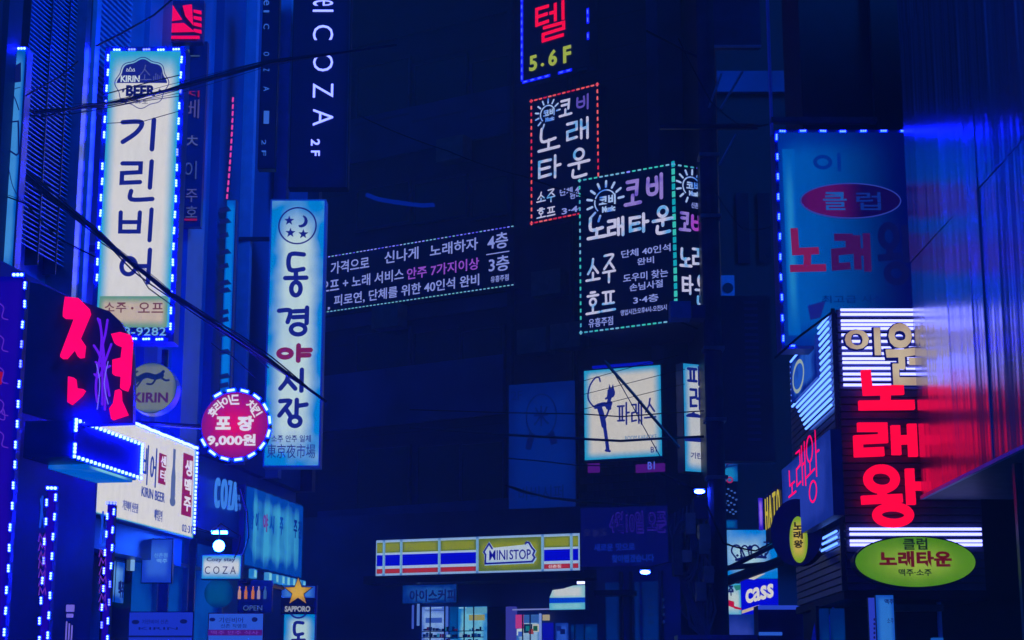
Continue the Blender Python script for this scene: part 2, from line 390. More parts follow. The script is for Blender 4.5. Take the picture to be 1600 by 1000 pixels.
# louvre with its slats
a, z0 = PL.uz(38, 470); b, _ = PL.uz(122, 470); _, ztop = PL.uz(40, -40)
lw = b - a
for k in range(150):
    z = 5.0 + k * .037
    if z > ztop + .5: break
    if k == 0: slat = MB().add([(a, .10, 0), (b, .10, 0), (b, .16, .026), (a, .16, .026), (a, .10, .007), (b, .10, .007), (b, .16, .033), (a, .16, .033)],
            [(0, 3, 2, 1), (4, 5, 6, 7), (0, 1, 5, 4), (1, 2, 6, 5), (2, 3, 7, 6), (3, 0, 4, 7)]).mesh('slat', SLATM)
    inst('slat', slat, LB, (0, 0, z))
for t in (0, .4, .74, 1): MB().box(a + lw * t - .005, a + lw * t + .005, .09, .2, 4.9, 12).build('louvre_post', STEEL, LB)
# second fine louvre higher up, behind the tall sign
a2 = PL.uz(158, 30)[0]; b2 = PL.uz(228, 30)[0]
sm = MB().box(a2, b2, .13, .158, 0, .02).mesh('slat', SLATM)
for k in range(34): inst('slat', sm, LB, (0, 0, 6.5 + k * .05))
# low window strip, made to glow to brighten this part of the wall
for px0, px1 in ((222, 272), (290, 318), (330, 372)):
    ua = PL.uz(px0, 880)[0]; ub = PL.uz(px1, 880)[0]
    MB().box(ua, ub, .2, .246, 1.0, 3.12).build('window', lightbox('lower_wall_glow', (4, 70, 165), (0, 34, 130), .3, .3, blotch=.8), LB)
    MB().box(ua - .03, ua, .15, .249, 1.0, 3.15).box(ub, ub + .03, .15, .249, 1.0, 3.15).box(ua, ub, .15, .249, 2.86, 2.89).build('window_frame', ALU, LB)
MB().box(PL.uz(205, 830)[0], PL.uz(470, 830)[0], -.03, .24, 3.18, 3.28).build('ledge', STEEL, LB)

# ------------------------------------------------------------------ tall vertical beer sign
FR14 = Plane(155, 400, 13.9)
s = Sign('vertical_sign', 'tall cream lightbox reading 기린비어 in navy, KIRIN BEER crest on top, white LED rim', 'sign', FR14, 147, 78, 275, 528)
s.cabinet(.22, BOX, .03)
s.face(lightbox('kirin_face', (216, 214, 214), (40, 165, 210), .17, .12, blotch=.04), m=.012)
lo = s.L(147, 531); z1 = s.L(150, 512)[1]
MB().box(.0, s.W, -.008, -.003, 0, z1).build('lower_band', PANEL, s.root)
zb0 = s.L(150, 501)[1]; zb1 = s.L(150, 463)[1]
MB().box(.03, s.W - .03, -.006, -.003, z1, zb1).build('amber_band', lightbox('amber_band', (196, 178, 160), (90, 150, 130), .1, .3, blotch=.1), s.root)
b = MB()
def g(ch, x0, y0, x1, y1, w): s.glyph(b, ch, x0, y0, x1, y1, w)
g('기', 188, 186, 250, 236, 4.2); g('린', 187, 251, 246, 316, 4.0); g('비', 185, 326, 246, 378, 3.8); g('어', 187, 389, 243, 444, 4.0)
b.build('lettering', INK, s.root)
s.text('소주', 163, 473, 198, 489, glow((110, 60, 70)), .012, 1.1); s.text('오프', 216, 473, 256, 489, glow((110, 60, 70)), .012, 1.1)
s.text('·', 205, 480, 209, 484, glow((110, 60, 70)))
s.text('318-9282', 170, 512, 260, 525, glow((110, 170, 215)), .01, 1.05, y=-.012)
# crest
b = MB(); c = s.L(222, 130); r = s.L(222, 92)[1] - c[1]
pts = [(c[0] + r * (1.0 + .05 * math.cos(8 * 2 * math.pi * i / 96)) * math.cos(2 * math.pi * i / 96), c[1] + r * (1.0 + .05 * math.cos(8 * 2 * math.pi * i / 96)) * math.sin(2 * math.pi * i / 96)) for i in range(96)]
b.stroke(pts + [pts[0]], .0035, .003, -.010, False)
b.prism([(c[0] + (x - c[0]) * .93, c[1] + (z - c[1]) * .93) for x, z in pts if z > c[1] - .012], -.009, -.004)
b.build('crest', INK, s.root)
b = MB(); b.text('KIRIN', *s.L(189, 129), *s.L(219, 119), .03, .003, -.013); b.build('lettering', glow((200, 215, 225)), s.root)
b = MB(); b.text('BEER', *s.L(197, 151), *s.L(244, 134), .05, .003, -.013); b.text('★', *s.L(190, 146), *s.L(196, 138), 0, .003, -.013); b.text('★', *s.L(247, 146), *s.L(253, 138), 0, .003, -.013)
b.text('鮮生', *s.L(212, 163), *s.L(232, 156), 0, .003, -.013); b.build('lettering', INKD, s.root)
b = MB(); b.glyph('소', *s.L(216, 127), *s.L(238, 102), .004, .003, -.013)
for k in range(5): b.box(*[v for v in (s.L(240 + k * 3, 126)[0], s.L(241 + k * 3, 126)[0])], -.013, -.010, s.L(240, 127)[1], s.L(240, 120 - (k * 5) % 7)[1])
b.build('crest_print', glow((80, 90, 150)), s.root)
b = MB(); b.stroke([s.L(198, 112), s.L(199, 108), s.L(202, 111), s.L(204, 106), s.L(207, 111), s.L(210, 108), s.L(211, 112), s.L(198, 112)], .002, .002, -.013, False); b.build('crown_print', glow((200, 215, 225)), s.root)
s.row(LM_WHITE, .07, s.H, s.W - .05, s.H, 5)
s.row(LM_WHITE, s.W, s.H - .09, s.W, .09, 18)
s.row(LM_WHITE, .0, s.H - .07, 0, .5, 15, skip=(6,))
s.row(LM_WHITE, .1, -.01, s.W - .08, -.01, 5)
for q_ in (.8, .3): MB().box(-.32, -.03, .05, .1, s.H * q_, s.H * q_ + .05).build('bracket', STEEL, s.root)

# slice of the neighbouring lit sign at the far left, beside the louvre
s = Sign('vertical_sign', 'narrow pale blue lit sign edge at far left beside the louvre', 'sign', Plane(20, 300, 12.4), -4, 76, 29, 428)
s.cabinet(.15, BOX, .015)
s.face(lightbox('slice_face', (60, 140, 215), (0, 90, 190), .3, .1, blotch=.5))
b = MB()
b.prism([s.L(8, 112), s.L(33, 98), s.L(33, 128), s.L(8, 132)], -.008, -.004)
for k in range(6): b.box(s.L(12 + 3 * k, 0)[0], s.L(13.2 + 3 * k, 0)[0], -.008, -.004, s.L(18, 132)[1], s.L(18, 122 - 4 * (k % 3))[1])
b.stroke([s.L(10, 160), s.L(20, 142), s.L(32, 137)], .003, .003, -.008); b.stroke([s.L(8, 178), s.L(20, 150), s.L(30, 172)], .004, .003, -.008)
b.stroke([s.L(10, 192), s.L(29, 190), s.L(30, 240), s.L(26, 243), s.L(14, 235)], .006, .003, -.008, False)
b.stroke([s.L(14, 262), s.L(20, 290), s.L(30, 310)], .003, .003, -.008)
b.build('lettering', INKD, s.root)
s.row(LM_WHITE, s.W * .75, s.H, s.W * .75, s.H, 1)

# ------------------------------------------------------------------ red sign behind the tall sign, top
s = Sign('red_pattern_sign', 'glowing pink red geometric sign at the very top beside the tall cream sign', 'sign', Plane(290, 30, 16), 262, 2, 316, 64)
s.cabinet(.1, PANEL, .01)
b = MB()
b.prism([s.L(266, 2), s.L(285, 31), s.L(264, 34)], -.02, -.004); b.prism([s.L(286, 10), s.L(300, 8), s.L(302, 40), s.L(290, 26)], -.021, -.004)
b.prism([s.L(264, 38), s.L(288, 37), s.L(304, 50), s.L(264, 51)], -.02, -.004); b.prism([s.L(264, 57), s.L(312, 57), s.L(312, 61), s.L(264, 61)], -.02, -.004)
for k in range(4): b.prism([s.L(303, 16 + 10 * k), s.L(315, 18 + 10 * k), s.L(315, 23 + 10 * k), s.L(303, 20 + 10 * k)], -.0205, -.004)
b.build('red_face', lamp((.95, .0, .10), 1, 'pink_red'), s.root)
s = Sign('vertical_sign', 'unlit dark blue blade with faint pale letter fragments, right of the tall cream sign', 'sign', Plane(300, 200, 16.2), 286, 66, 317, 352)
s.cabinet(.1, PANEL, .01)
for t, x0, y0, x1, y1, c in (('ㅏ', 289, 78, 313, 100, (90, 130, 190)), ('지', 288, 142, 312, 152, (200, 30, 120)), ('베', 288, 156, 312, 185, (110, 110, 220)), ('ㅊ', 290, 212, 310, 228, (110, 130, 230)), ('이', 288, 252, 308, 280, (80, 110, 220)), ('주', 290, 296, 309, 316, (110, 120, 225)), ('호', 290, 322, 309, 340, (100, 120, 220)), ('ㅡ', 288, 342, 308, 345, (220, 30, 120))):
    s.text(t, x0, y0, x1, y1, glow(tuple(int(v * .62) for v in c)), .0)

# pink LED rope and narrow cyan sign
s = Sign('vertical_sign', 'narrow cyan lit sign with dark letter fragments under a pink LED string', 'sign', Plane(352, 450, 17.2), 344, 313, 363, 612)
s.cabinet(.12, PANEL, .01); s.face(lightbox('cyan_narrow', (0, 120, 215), (0, 80, 190), .3, .05, blotch=.4))
b = MB()
for y in (326, 344, 366, 392, 414, 440, 452, 486, 498, 520, 548, 586, 600):
    b.prism([s.L(343, y), s.L(356 + (y * 7) % 7, y - 3), s.L(358 + (y * 5) % 6, y + 4), s.L(343, y + 7 + (y * 3) % 6)], -.009, -.004)
b.build('lettering', INKD, s.root)
rope = empty('led_string', at(362, 310, 17)); tag(rope, 'pink dashed LED string hanging in a thin vertical line above a cyan sign', 'led string')
dm = MB().box(-.008, .008, -.01, 0, -.024, .024).mesh('led_bulb', glow((235, 70, 170)))
for k in range(15):
    y = 156 + k * 10.8; x = 364 - 9 * (k / 14) ** 1.6
    p = at(x, y, 17) - rope.location; inst('led_bulb', dm, rope, p, (0, .06, 0))

# ------------------------------------------------------------------ hotel blade
def vtext(s, word, x0, x1, ys, mat, bold=0.0):
    """letters turned 90 degrees clockwise running down a blade"""
    for ch, (ya, yb) in zip(word, ys):
        v, f = textmesh(ch, bold); A = s.L(x0, yb); B = s.L(x1, ya)
        MB().add([(A[0] + (B[0] - A[0]) * (c[1]), -.012 + .006 * c[2], B[1] - (B[1] - A[1]) * (c[0])) for c in v], f).build('letter', mat, s.root)
s = Sign('hotel_sign', 'dark blue blade sign with white letters COZA 2F turned sideways down its face', 'sign', Plane(500, 200, 18.6), 452, -30, 545, 292)
s.cabinet(.16, BLACK, .012); s.face(paint('night_blue_panel', (.004, .007, .06), .3, 0, .5, .2, 3))
HW = lamp((.55, .68, 3), 1, 'white_led_letter')
vtext(s, 'elCOZA', 489, 521, ((1, 9.5), (16, 19), (40, 63), (84, 112), (131, 153), (171, 197)), HW, -.008)
vtext(s, '2F', 486, 500, ((218, 228), (236, 244)), HW, .02)
MB().box(s.W - .012, s.W, -.02, 0, 0, s.H).build('edge_trim', STEEL, s.root)
s = Sign('hotel_sign', 'dark blade sign behind the COZA blade with dim blue fragments of sideways letters', 'sign', Plane(420, 200, 17.0), 404, -30, 432, 262)
s.cabinet(.12, BLACK, .01); s.face(MC['night_blue_panel'])
HB = glow((50, 100, 205))
vtext(s, 'elCOZA1', 412, 421, ((1, 9), (17, 20), (38, 46), (82, 88), (108, 112), (136, 143), (174, 194)), HB, .0)
vtext(s, '2F', 409, 416, ((219, 227), (236, 244)), HB, .0)

# ------------------------------------------------------------------ night market sign
FR18 = Plane(420, 500, 17.8)
s = Sign('vertical_sign', 'tall cyan and cream lightbox reading 동경야시장 with moon and stars in a ring', 'sign', FR18, 412, 313, 503, 728)
s.cabinet(.2, TRIM, .012)
s.face(lightbox('market_face', (190, 216, 220), (0, 128, 212), .36, .16, blotch=.24), m=.006)
b = MB(); c = s.L(465, 353); r = s.L(465, 325)[1] - c[1]
b.stroke(circ(c[0], c[1], r, r, 40), .008, .004, -.01, False)
def star(b, cx, cz, r, rot=90, y0=-.013, y1=-.004, q=.42, mi=0):
    b.prism([(cx + (r if k % 2 == 0 else r * q) * math.cos(math.radians(rot + 36 * k)), cz + (r if k % 2 == 0 else r * q) * math.sin(math.radians(rot + 36 * k))) for k in range(10)], y0, y1, mi)
pxm = s.L(466, 353)[0] - s.L(465, 353)[0]
for x, y in ((452, 345), (454, 364), (474, 366)): star(b, *s.L(x, y), 8 * pxm)
m0 = s.L(471, 346); mo = []
for k in range(9): a = math.radians(75 - 185 * k / 8); mo.append((m0[0] + 10 * pxm * math.cos(a), m0[1] + 10 * pxm * math.sin(a)))
for k in range(7): a = math.radians(-100 + 150 * k / 6); mo.append((m0[0] - 3 * pxm + 8 * pxm * math.cos(a), m0[1] + 1.5 * pxm + 8 * pxm * math.sin(a)))
b.prism(mo, -.012, -.004)
for ch, x0, y0, x1, y1 in (('동', 443, 396, 482, 464), ('경', 433, 479, 487, 525), ('시', 436, 576, 480, 613), ('장', 434, 623, 480, 668)):
    s.glyph(b, ch, x0, y0, x1, y1, 4.1, smooth=2)
b.build('lettering', INK, s.root)
b = MB(); s.glyph(b, '야', 433, 538, 488, 566, 4.4, smooth=2); b.build('red_lettering', glow((120, 28, 84)), s.root)
s.text('소주 안주 일체', 424, 680, 486, 691, INK, .01); s.text('東京夜市場', 417, 694, 493, 716, INK, .0, 1.0)
for q_ in (.85, .2): MB().box(-.35, 0, .06, .1, s.H * q_, s.H * q_ + .04).build('bracket', STEEL, s.root)

# ------------------------------------------------------------------ round signs
def rsign(name, label, px, py, Y, rpx):
    o = at(px, py, Y); r = rpx / F * Y * 1.0
    e = empty(name, o); tag(e, label, 'sign'); return e, r
e, r = rsign('round_sign', 'round crimson lightbox with white dashes, offering fried chicken to go for 9,000원', 367, 664, 14.6, 54)
MB().disc(0, 0, r, r, .0, .18, 40).build('cabinet', BOX, e)
rm = bpy.data.materials.new('crimson_face'); rm.use_nodes = True; n = rm.node_tree; n.nodes.remove(n.nodes['Principled BSDF'])
tc = n.nodes.new('ShaderNodeTexCoord'); vm = n.nodes.new('ShaderNodeVectorMath'); vm.operation = 'LENGTH'; n.links.new(tc.outputs['Object'], vm.inputs[0])
cr = n.nodes.new('ShaderNodeValToRGB'); cr.color_ramp.elements[0].color = lin((228, 8, 96)); cr.color_ramp.elements[1].color = lin((130, 18, 120)); cr.color_ramp.elements[1].position = r * .95
n.links.new(vm.outputs['Value'], cr.inputs[0]); em = n.nodes.new('ShaderNodeEmission'); n.links.new(cr.outputs[0], em.inputs[0]); n.links.new(em.outputs[0], n.nodes['Material Output'].inputs[0])
MB().disc(0, 0, r * .97, r * .97, -.006, 0, 40).build('face', rm, e)
WHT = glow((225, 222, 235)); k_ = r / 54
b = MB()
arc = '후라이드 치킨'
for i, ch in enumerate(arc):
    if ch == ' ': continue
    a = math.radians(150 - 118 * i / (len(arc) - 1)); v, f = textmesh(ch, .03); cx, cz = r * .74 * math.cos(a), r * .74 * math.sin(a); t = a - math.pi / 2; hw, hh = 7 * k_, 8 * k_
    b.add([(cx + ((p[0] - .5) * 2 * hw) * math.cos(t) - ((p[1] - .5) * 2 * hh) * math.sin(t), -.014 + .006 * p[2], cz + ((p[0] - .5) * 2 * hw) * math.sin(t) + ((p[1] - .5) * 2 * hh) * math.cos(t)) for p in v], f)
b.text('포', -30 * k_, -8 * k_, -6 * k_, 13 * k_, .05, .006, -.014); b.text('장', 4 * k_, -10 * k_, 30 * k_, 14 * k_, .05, .006, -.014)
b.text('9,000원', -42 * k_, -35 * k_, 34 * k_, -15 * k_, .04, .006, -.014); b.build('lettering', WHT, e)
dsh = MB().box(-.038, .038, -.012, .004, -.014, .014, 0).box(-.031, .031, -.017, -.011, -.009, .009, 1).mesh('led_module', [LED_HALO, LED_W])
for k in range(16):
    a = math.radians(8 + 22.5 * k)
    if k in (6, 7, 8): continue
    inst('led_module', dsh, e, (r * 1.03 * math.cos(a), -.004, r * 1.03 * math.sin(a)), (0, -(a + math.pi / 2), 0))
MB().tube([(-r, .1, 0), (-1.1, .1, .05)], .02).build('bracket', STEEL, e)

e, r = rsign('round_sign', 'dim grey blue round KIRIN sign with leaping beast emblem under the cream sign', 236, 606, 13.6, 41)
MB().disc(0, 0, r, r, .0, .16, 40).build('cabinet', TRIM, e)
MB().disc(0, 0, r * .97, r * .97, -.005, 0, 40).build('face', paint('grey_disc', (.20, .27, .30), .5, 0, .4, .1), e).data.materials[0] = lightbox('grey_disc_lit', (106, 118, 122), (60, 86, 122), .1, .1, blotch=.1)
b = MB(); k_ = r / 41
b.text('KIRIN', -28 * k_, -24 * k_, 28 * k_, -8 * k_, .03, .004, -.01); b.build('lettering', glow((70, 32, 96)), e)
b = MB(); q = lambda x, y: (x * k_, y * k_)
b.stroke([q(-20, 14), q(-8, 20), q(6, 17), q(16, 20)], 4.5 * k_, .003, -.01); b.stroke([q(-18, 14), q(-26, 6), q(-30, 9)], 1.6 * k_, .003, -.01); b.stroke([q(14, 18), q(22, 12), q(28, 12)], 1.6 * k_, .003, -.01)
b.stroke([q(-14, 14), q(-22, 2)], 1.5 * k_, .003, -.01); b.stroke([q(8, 15), q(2, 6), q(-6, 6)], 1.5 * k_, .003, -.01); b.stroke([q(-20, 16), q(-30, 20), q(-22, 26)], 1.4 * k_, .003, -.01); b.stroke([q(14, 21), q(19, 26)], 2.4 * k_, .003, -.01)
b.build('emblem', glow((14, 34, 96)), e)
MB().tube([(0, .5, r), (0, .5, r + .2)], .03).tube([(-r, .08, 0), (-.9, .08, 0)], .02).build('bracket', STEEL, e)

# ------------------------------------------------------------------ long facade sign with the beer name
PF = PL.shift(.25)
s = Sign('fascia_sign', 'long cream fascia lightbox with 기린비어, KIRIN BEER, bottle picture and crimson labels', 'sign', PF, 146, 628, 306, 808)
# true corners: right end 700..842
s.z0 = PF.uz(306, 842)[1]; s.H = PF.uz(306, 701)[1] - s.z0; s.root.location.z = s.z0
s.cabinet(.18, BOX, .01); s.face(lightbox('fascia_face', (218, 216, 214), (60, 170, 205), .03, .02, blotch=.02))
# letters: local coordinates by metre
W_, H_ = s.W, s.H
b = MB()
for ch, x in (('기', 191), ('린', 202), ('비', 221), ('어', 234)):
    xa = s.L(x, 720)[0]; b.glyph(ch, xa, H_ * .42, xa + (s.L(x + 10, 720)[0] - xa), H_ * .83, .013, .004, -.008)
b.text('KIRIN BEER', s.L(220, 760)[0], H_ * .29, s.L(256, 770)[0], H_ * .39, .01, .003, -.008)
b.text('기린비어 신촌점', s.L(190, 790)[0], H_ * .10, s.L(214, 790)[0], H_ * .2, .0, .003, -.008); b.text('예약문의', s.L(240, 800)[0], H_ * .08, s.L(252, 800)[0], H_ * .2, .0, .003, -.008)
b.text('02·318', s.L(283, 820)[0], H_ * .04, s.L(303, 820)[0], H_ * .12, .0, .003, -.008)
b.build('lettering', glow((24, 60, 150)), s.root)
def fpan(x0, x1, za, zb, mat, name='panel'): return MB().box(s.L(x0, 760)[0], s.L(x1, 760)[0], -.008, -.003, H_ * za, H_ * zb).build(name, mat, s.root)
MAR = glow((140, 26, 84))
fpan(246, 257, .48, .80, MAR); fpan(284, 299, .22, .90, MAR); fpan(142, 158, .5, .62, MAR)
b = MB(); b.text('센', s.L(247.5, 760)[0], H_ * .66, s.L(255.5, 760)[0], H_ * .78, .02, .003, -.012); b.text('터', s.L(247.5, 760)[0], H_ * .51, s.L(255.5, 760)[0], H_ * .63, .02, .003, -.012)
b.text('생', s.L(286, 760)[0], H_ * .66, s.L(297, 760)[0], H_ * .84, .03, .003, -.012); b.text('맥', s.L(286, 760)[0], H_ * .46, s.L(297, 760)[0], H_ * .63, .03, .003, -.012); b.text('주', s.L(286, 760)[0], H_ * .27, s.L(297, 760)[0], H_ * .43, .03, .003, -.012); b.build('lettering', WHT, s.root)
b = MB(); xm = s.L(269.5, 760)[0]; wq = s.L(272.5, 760)[0] - xm
b.prism([(xm - wq * .5, H_ * .9), (xm + wq * .5, H_ * .9), (xm + wq * .5, H_ * .72), (xm + wq, H_ * .6), (xm + wq, H_ * .32), (xm - wq, H_ * .32), (xm - wq, H_ * .6), (xm - wq * .5, H_ * .72)], -.008, -.003)
b.disc(xm, H_ * .33, wq * 1.3, H_ * .05, -.010, -.003, 14); b.build('bottle_print', glow((84, 104, 150)), s.root)
dd = led_dash(.022, .022, LED_W)
s.row(dd, 0, H_ + .005, W_, H_ + .005, 52, 'led_bulb'); s.row(dd, W_ + .005, H_ * .95, W_ + .005, .05, 22, 'led_bulb')
MB().box(.0, W_, .1, .3, -.25, -.012).build('soffit', WALL_BLUE, s.root)

# ------------------------------------------------------------------ dark awning box with LED outline
PA = Plane(112, 700, 11.6, 1300)
s = Sign('awning_box', 'plain dark blue sign box outlined with round white LEDs below the red letters', 'sign', PA, 113, 655, 220, 713)
s.cabinet(.35, PANEL, .0); s.face(paint('deep_blue_face', (.002, .014, .07), .6, 0, .3, .1))
dot = MB().disc(0, 0, .0115, .0115, -.018, 0, 10).mesh('led_bulb', LED_W); ring = MB().disc(0, 0, .0145, .0145, -.006, 0, 10).mesh('led_halo_disc', LED_HALO)  # the blue disc paints a halo behind each bulb
def dots(s, x0, z0, x1, z1, n):
    for i in range(n):
        t = i / max(1, n - 1); inst('led_bulb', dot, s.root, (x0 + (x1 - x0) * t, -.004, z0 + (z1 - z0) * t)); inst('led_halo', ring, s.root, (x0 + (x1 - x0) * t, -.004, z0 + (z1 - z0) * t))
dots(s, .06, s.H, s.W, s.H, 17); dots(s, 0, .0, s.W, 0, 18); dots(s, s.W, .04, s.W, s.H * .9, 9); dots(s, 0, s.H * .72, 0, s.H, 4); dots(s, 0, .03, 0, s.H * .32, 3)
MB().box(s.W * .3, s.W, .05, .33, -.03, -.004).build('under_light', lightbox('under_cyan', (120, 200, 225), (0, 90, 200), .3, .3), s.root)

# red channel letters on a dark plate
s = Sign('red_letter_sign', 'dark curved plate with big glowing red strokes and a violet neon squiggle at left', 'sign', Plane(120, 560, 11.7), 30, 440, 208, 660)
o = [(26, 436), (60, 442), (105, 462), (150, 478), (170, 485), (186, 500), (198, 522), (206, 552), (207, 600), (206, 660), (110, 664), (26, 640)]
MB().prism([s.L(*p) for p in o], .03, .12).build('plate', PANEL, s.root)
b = MB()
def poly(*p): b.prism([s.L(*q) for q in p], -.05, .028)
poly((104, 466), (125, 468), (139, 482), (141, 490), (125, 528), (133, 540), (131, 558), (124, 559), (117, 545), (104, 560), (97, 560), (97, 556), (119, 498), (101, 497), (101, 490))
poly((109, 590), (118, 592), (120, 608), (133, 610), (128, 618), (112, 632), (108, 630))
poly((176, 524), (190, 521), (205, 525), (207, 534), (203, 600), (199, 611), (190, 608), (191, 588), (178, 586), (178, 564), (191, 561), (193, 543), (181, 538))
poly((182, 612), (189, 610), (190, 626), (200, 648), (176, 656), (173, 640), (179, 632))
b.build('red_letter', NEON_R2, s.root)
b = MB(); VI = lamp((.13, .01, .9), 1, 'violet_neon')
for pl in (((153, 498), (158, 515), (158, 545), (150, 600), (152, 628)), ((168, 500), (165, 520), (160, 550), (168, 600), (171, 618)), ((147, 540), (156, 556), (160, 580), (160, 632)), ((174, 538), (166, 560), (156, 588), (148, 585)), ((156, 500), (161, 540), (165, 590), (164, 640)), ((150, 566), (163, 575), (172, 572))):
    b.stroke([s.L(*q) for q in pl], .008, .01, .0)
b.build('neon_tube', VI, s.root)
b = MB(); b.stroke([s.L(152, 570), s.L(157, 600), s.L(153, 640)], .0035, .004, -.02); b.stroke([s.L(170, 566), s.L(164, 600), s.L(170, 632)], .0035, .004, -.02); b.build('neon_tube', glow((120, 110, 255)), s.root)

# ------------------------------------------------------------------ LED edged narrow boards low left
def board(label, plane, px0, py0, px1, py1, nl, rows):
    s = Sign('led_edge_board', label, 'sign', plane, px0, py0, px1, py1, 'boards edged with clusters of white LEDs')
    s.cabinet(.08, PANEL, .0); s.face(lightbox('violet_board', (26, 2, 160), (4, 2, 150), .2, .02, blotch=.5))
    if 'left' in rows: s.row(LM_WHITE_V, .0, .1, .0, s.H - .08, nl, sc=.68)
    if 'right' in rows: s.row(LM_WHITE_V, s.W, .13, s.W, s.H - .05, nl, sc=.68)
    return s
LM_WHITE_V = LM_WHITE
s = board('tall blue violet board cut by the left picture edge, LED clusters down its right side', Plane(12, 700, 9.6), -60, 432, 22, 1060, 19, 'right')
# lean of the rim comes from perspective; print on it
PK = glow((90, 40, 190)); b = MB()
for k in range(5):
    y = 470 + k * 50; b.stroke([s.L(-8, y), s.L(6, y + 10), s.L(4, y + 26), s.L(13, y + 30)], .003, .003, -.008)
b.stroke([s.L(-2, 652), s.L(6, 640), s.L(8, 656), s.L(-2, 652)], .003, .003, -.008)
b.build('outline_print', PK, s.root)
MB().prism([s.L(-3, 580), s.L(6, 582), s.L(3, 600), s.L(-3, 604)], -.008, -.004).build('red_print', glow((150, 10, 60)), s.root)
s.row(LM_WHITE, s.W * .8, s.H + .01, s.W * .8, s.H + .01, 1)
for lab, pl, x0, y0, x1, y1, nl in (
  ('slim violet board with LED clusters on both edges, nearer the left picture edge', Plane(65, 850, 10.2), 58, 764, 80, 1060, 9),
  ('slim violet board with LED clusters on both edges, beneath the cream fascia sign', Plane(160, 850, 11.2), 155, 788, 172, 1060, 9)):
    s = board(lab, pl, x0, y0, x1, y1, nl, 'left right')
    s.row(LM_WHITE, s.W * .5, s.H + .005, s.W * .5, s.H + .005, 1)
    b = MB(); xm = (x0 + x1) / 2 - 3; yy = y0 + 70
    for q_ in range(7):
        b.stroke([s.L(xm - 5, yy + 12), s.L(xm - 3 + q_ % 3, yy), s.L(xm + 1, yy + 9 - q_ % 2), s.L(xm + 5, yy + 1), s.L(xm + 6 - q_ % 3, yy + 11)], .0035, .003, -.008, False); yy += 14
    b.build('lettering', glow((104, 44, 180)), s.root)
    b = MB(); b.box(s.L(xm - 6, 0)[0], s.L(xm + 6, 0)[0], -.008, -.004, s.L(xm, 956)[1], s.L(xm, 945)[1]); b.box(s.L(xm - 5, 0)[0], s.L(xm + 5, 0)[0], -.008, -.004, s.L(xm, 965)[1], s.L(xm, 959)[1])
    [b.box(s.L(xm - 5 + 4 * q_, 0)[0], s.L(xm - 3 + 4 * q_, 0)[0], -.008, -.004, s.L(xm, 1000)[1], s.L(xm, 971 + 3 * q_)[1]) for q_ in range(3)]; b.build('label_print', glow((110, 100, 215)), s.root)
    b = MB(); b.stroke([s.L(xm - 3, y0 + 60), s.L(xm, y0 + 30), s.L(xm + 1, y0 + 12)], .006, .003, -.008); b.stroke([s.L(xm + 4, y0 + 60), s.L(xm + 1, y0 + 40), s.L(xm - 2, y0 + 16)], .004, .003, -.008); b.build('flame_print', glow((20, 70, 220)), s.root)
# dark shopfront wall behind them
MB_ = empty('shopfront', PL.pt(0, 0), PL.rz); tag(MB_, 'dark blue shop wall with door behind the LED boards at lower left', 'shopfront')
MB().box(PL.uz(-260, 800)[0], PL.shift(.34).uz(150, 800)[0], -.34, .0, 0, 4.55).build('wall', paint('shop_wall_blue', (.015, .035, .22), .5, 0, .5, .3, 2), MB_)
ua, ub = PL.uz(170, 870)[0], PL.uz(208, 870)[0]
MB().box(ua, ub, .0, .05, 1, 3.05).build('door', GLASS, MB_)
for z in (2.82, 2.90): MB().box(ua + .02, ub - .1, -.02, -.004, z, z + .065).build('door_light', glow((180, 205, 225)), MB_)
MB().box(ub - .06, ub - .03, -.03, -.004, 2.7, 3.02).build('door_post', glow((120, 170, 225)), MB_)
MB().box(ua + .02, ua + .1, -.02, -.004, 2.42, 2.75).box(ua + .16, ua + .3, -.02, -.004, 2.42, 2.75).build('door_glass', lightbox('door_glass', (90, 150, 220), (10, 70, 190), .2, .3, blotch=.8), MB_)
b = MB(); b.text('맥주', ua + .17, 2.46, ua + .29, 2.6, .03, .003, -.024); b.build('lettering', INKD, MB_)
lb = MB().disc(0, 0, .008, .008, -.01, 0, 8).mesh("led_bulb", LED_W)
for k in range(14): inst("led_bulb", lb, MB_, (ua + k * .045, -.04, 3.12))
# ------------------------------------------------------------------ small things under the left signs
PF2 = PL.shift(.12)
def simple(name, label, cat, plane, x0, y0, x1, y1, facemat, depth=.06, cab=None, group=None):
    s = Sign(name, label, cat, plane, x0, y0, x1, y1, group); s.cabinet(depth, cab or STEEL, .008); s.face(facemat); return s
s = simple('wall_notice', 'pale blue wall panel with a tiny logo print left of the round lamp', 'panel', Plane(245, 880, 15), 221, 843, 268, 910, lightbox('pale_panel', (48, 100, 215), (20, 60, 190), .3, .3, blotch=.25))
s.text('신촌점', 241, 864, 262, 871, glow((90, 150, 230)), .01); s.text('맥주', 245, 873, 262, 880, glow((100, 160, 235)), .01)
s = simple('street_banner', 'low blue banner with dark rim and navy printing, left of the crimson rimmed one', 'banner', Plane(250, 980, 14.2), 199, 957, 300, 1040, glow((24, 50, 190)), .03, BOX)
s.text('기린비어 신촌', 222, 968, 264, 975, INKD); s.text('KIRIN', 217, 980, 278, 984, INKD); b = MB(); b.disc(*s.L(212, 972), .03, .018, -.008, -.004, 16); b.disc(*s.L(287, 971), .03, .018, -.008, -.004, 16); b.box(0, s.W, -.008, -.004, s.L(199, 996)[1], s.L(199, 993)[1]); b.build('emblem', INKD, s.root)
s = simple('street_banner', 'low blue banner with a crimson rim and small navy printing', 'banner', Plane(365, 980, 15), 324, 959, 410, 1040, glow((40, 84, 205)), .03, paint('crimson_rim', (.25, .01, .08), .5))
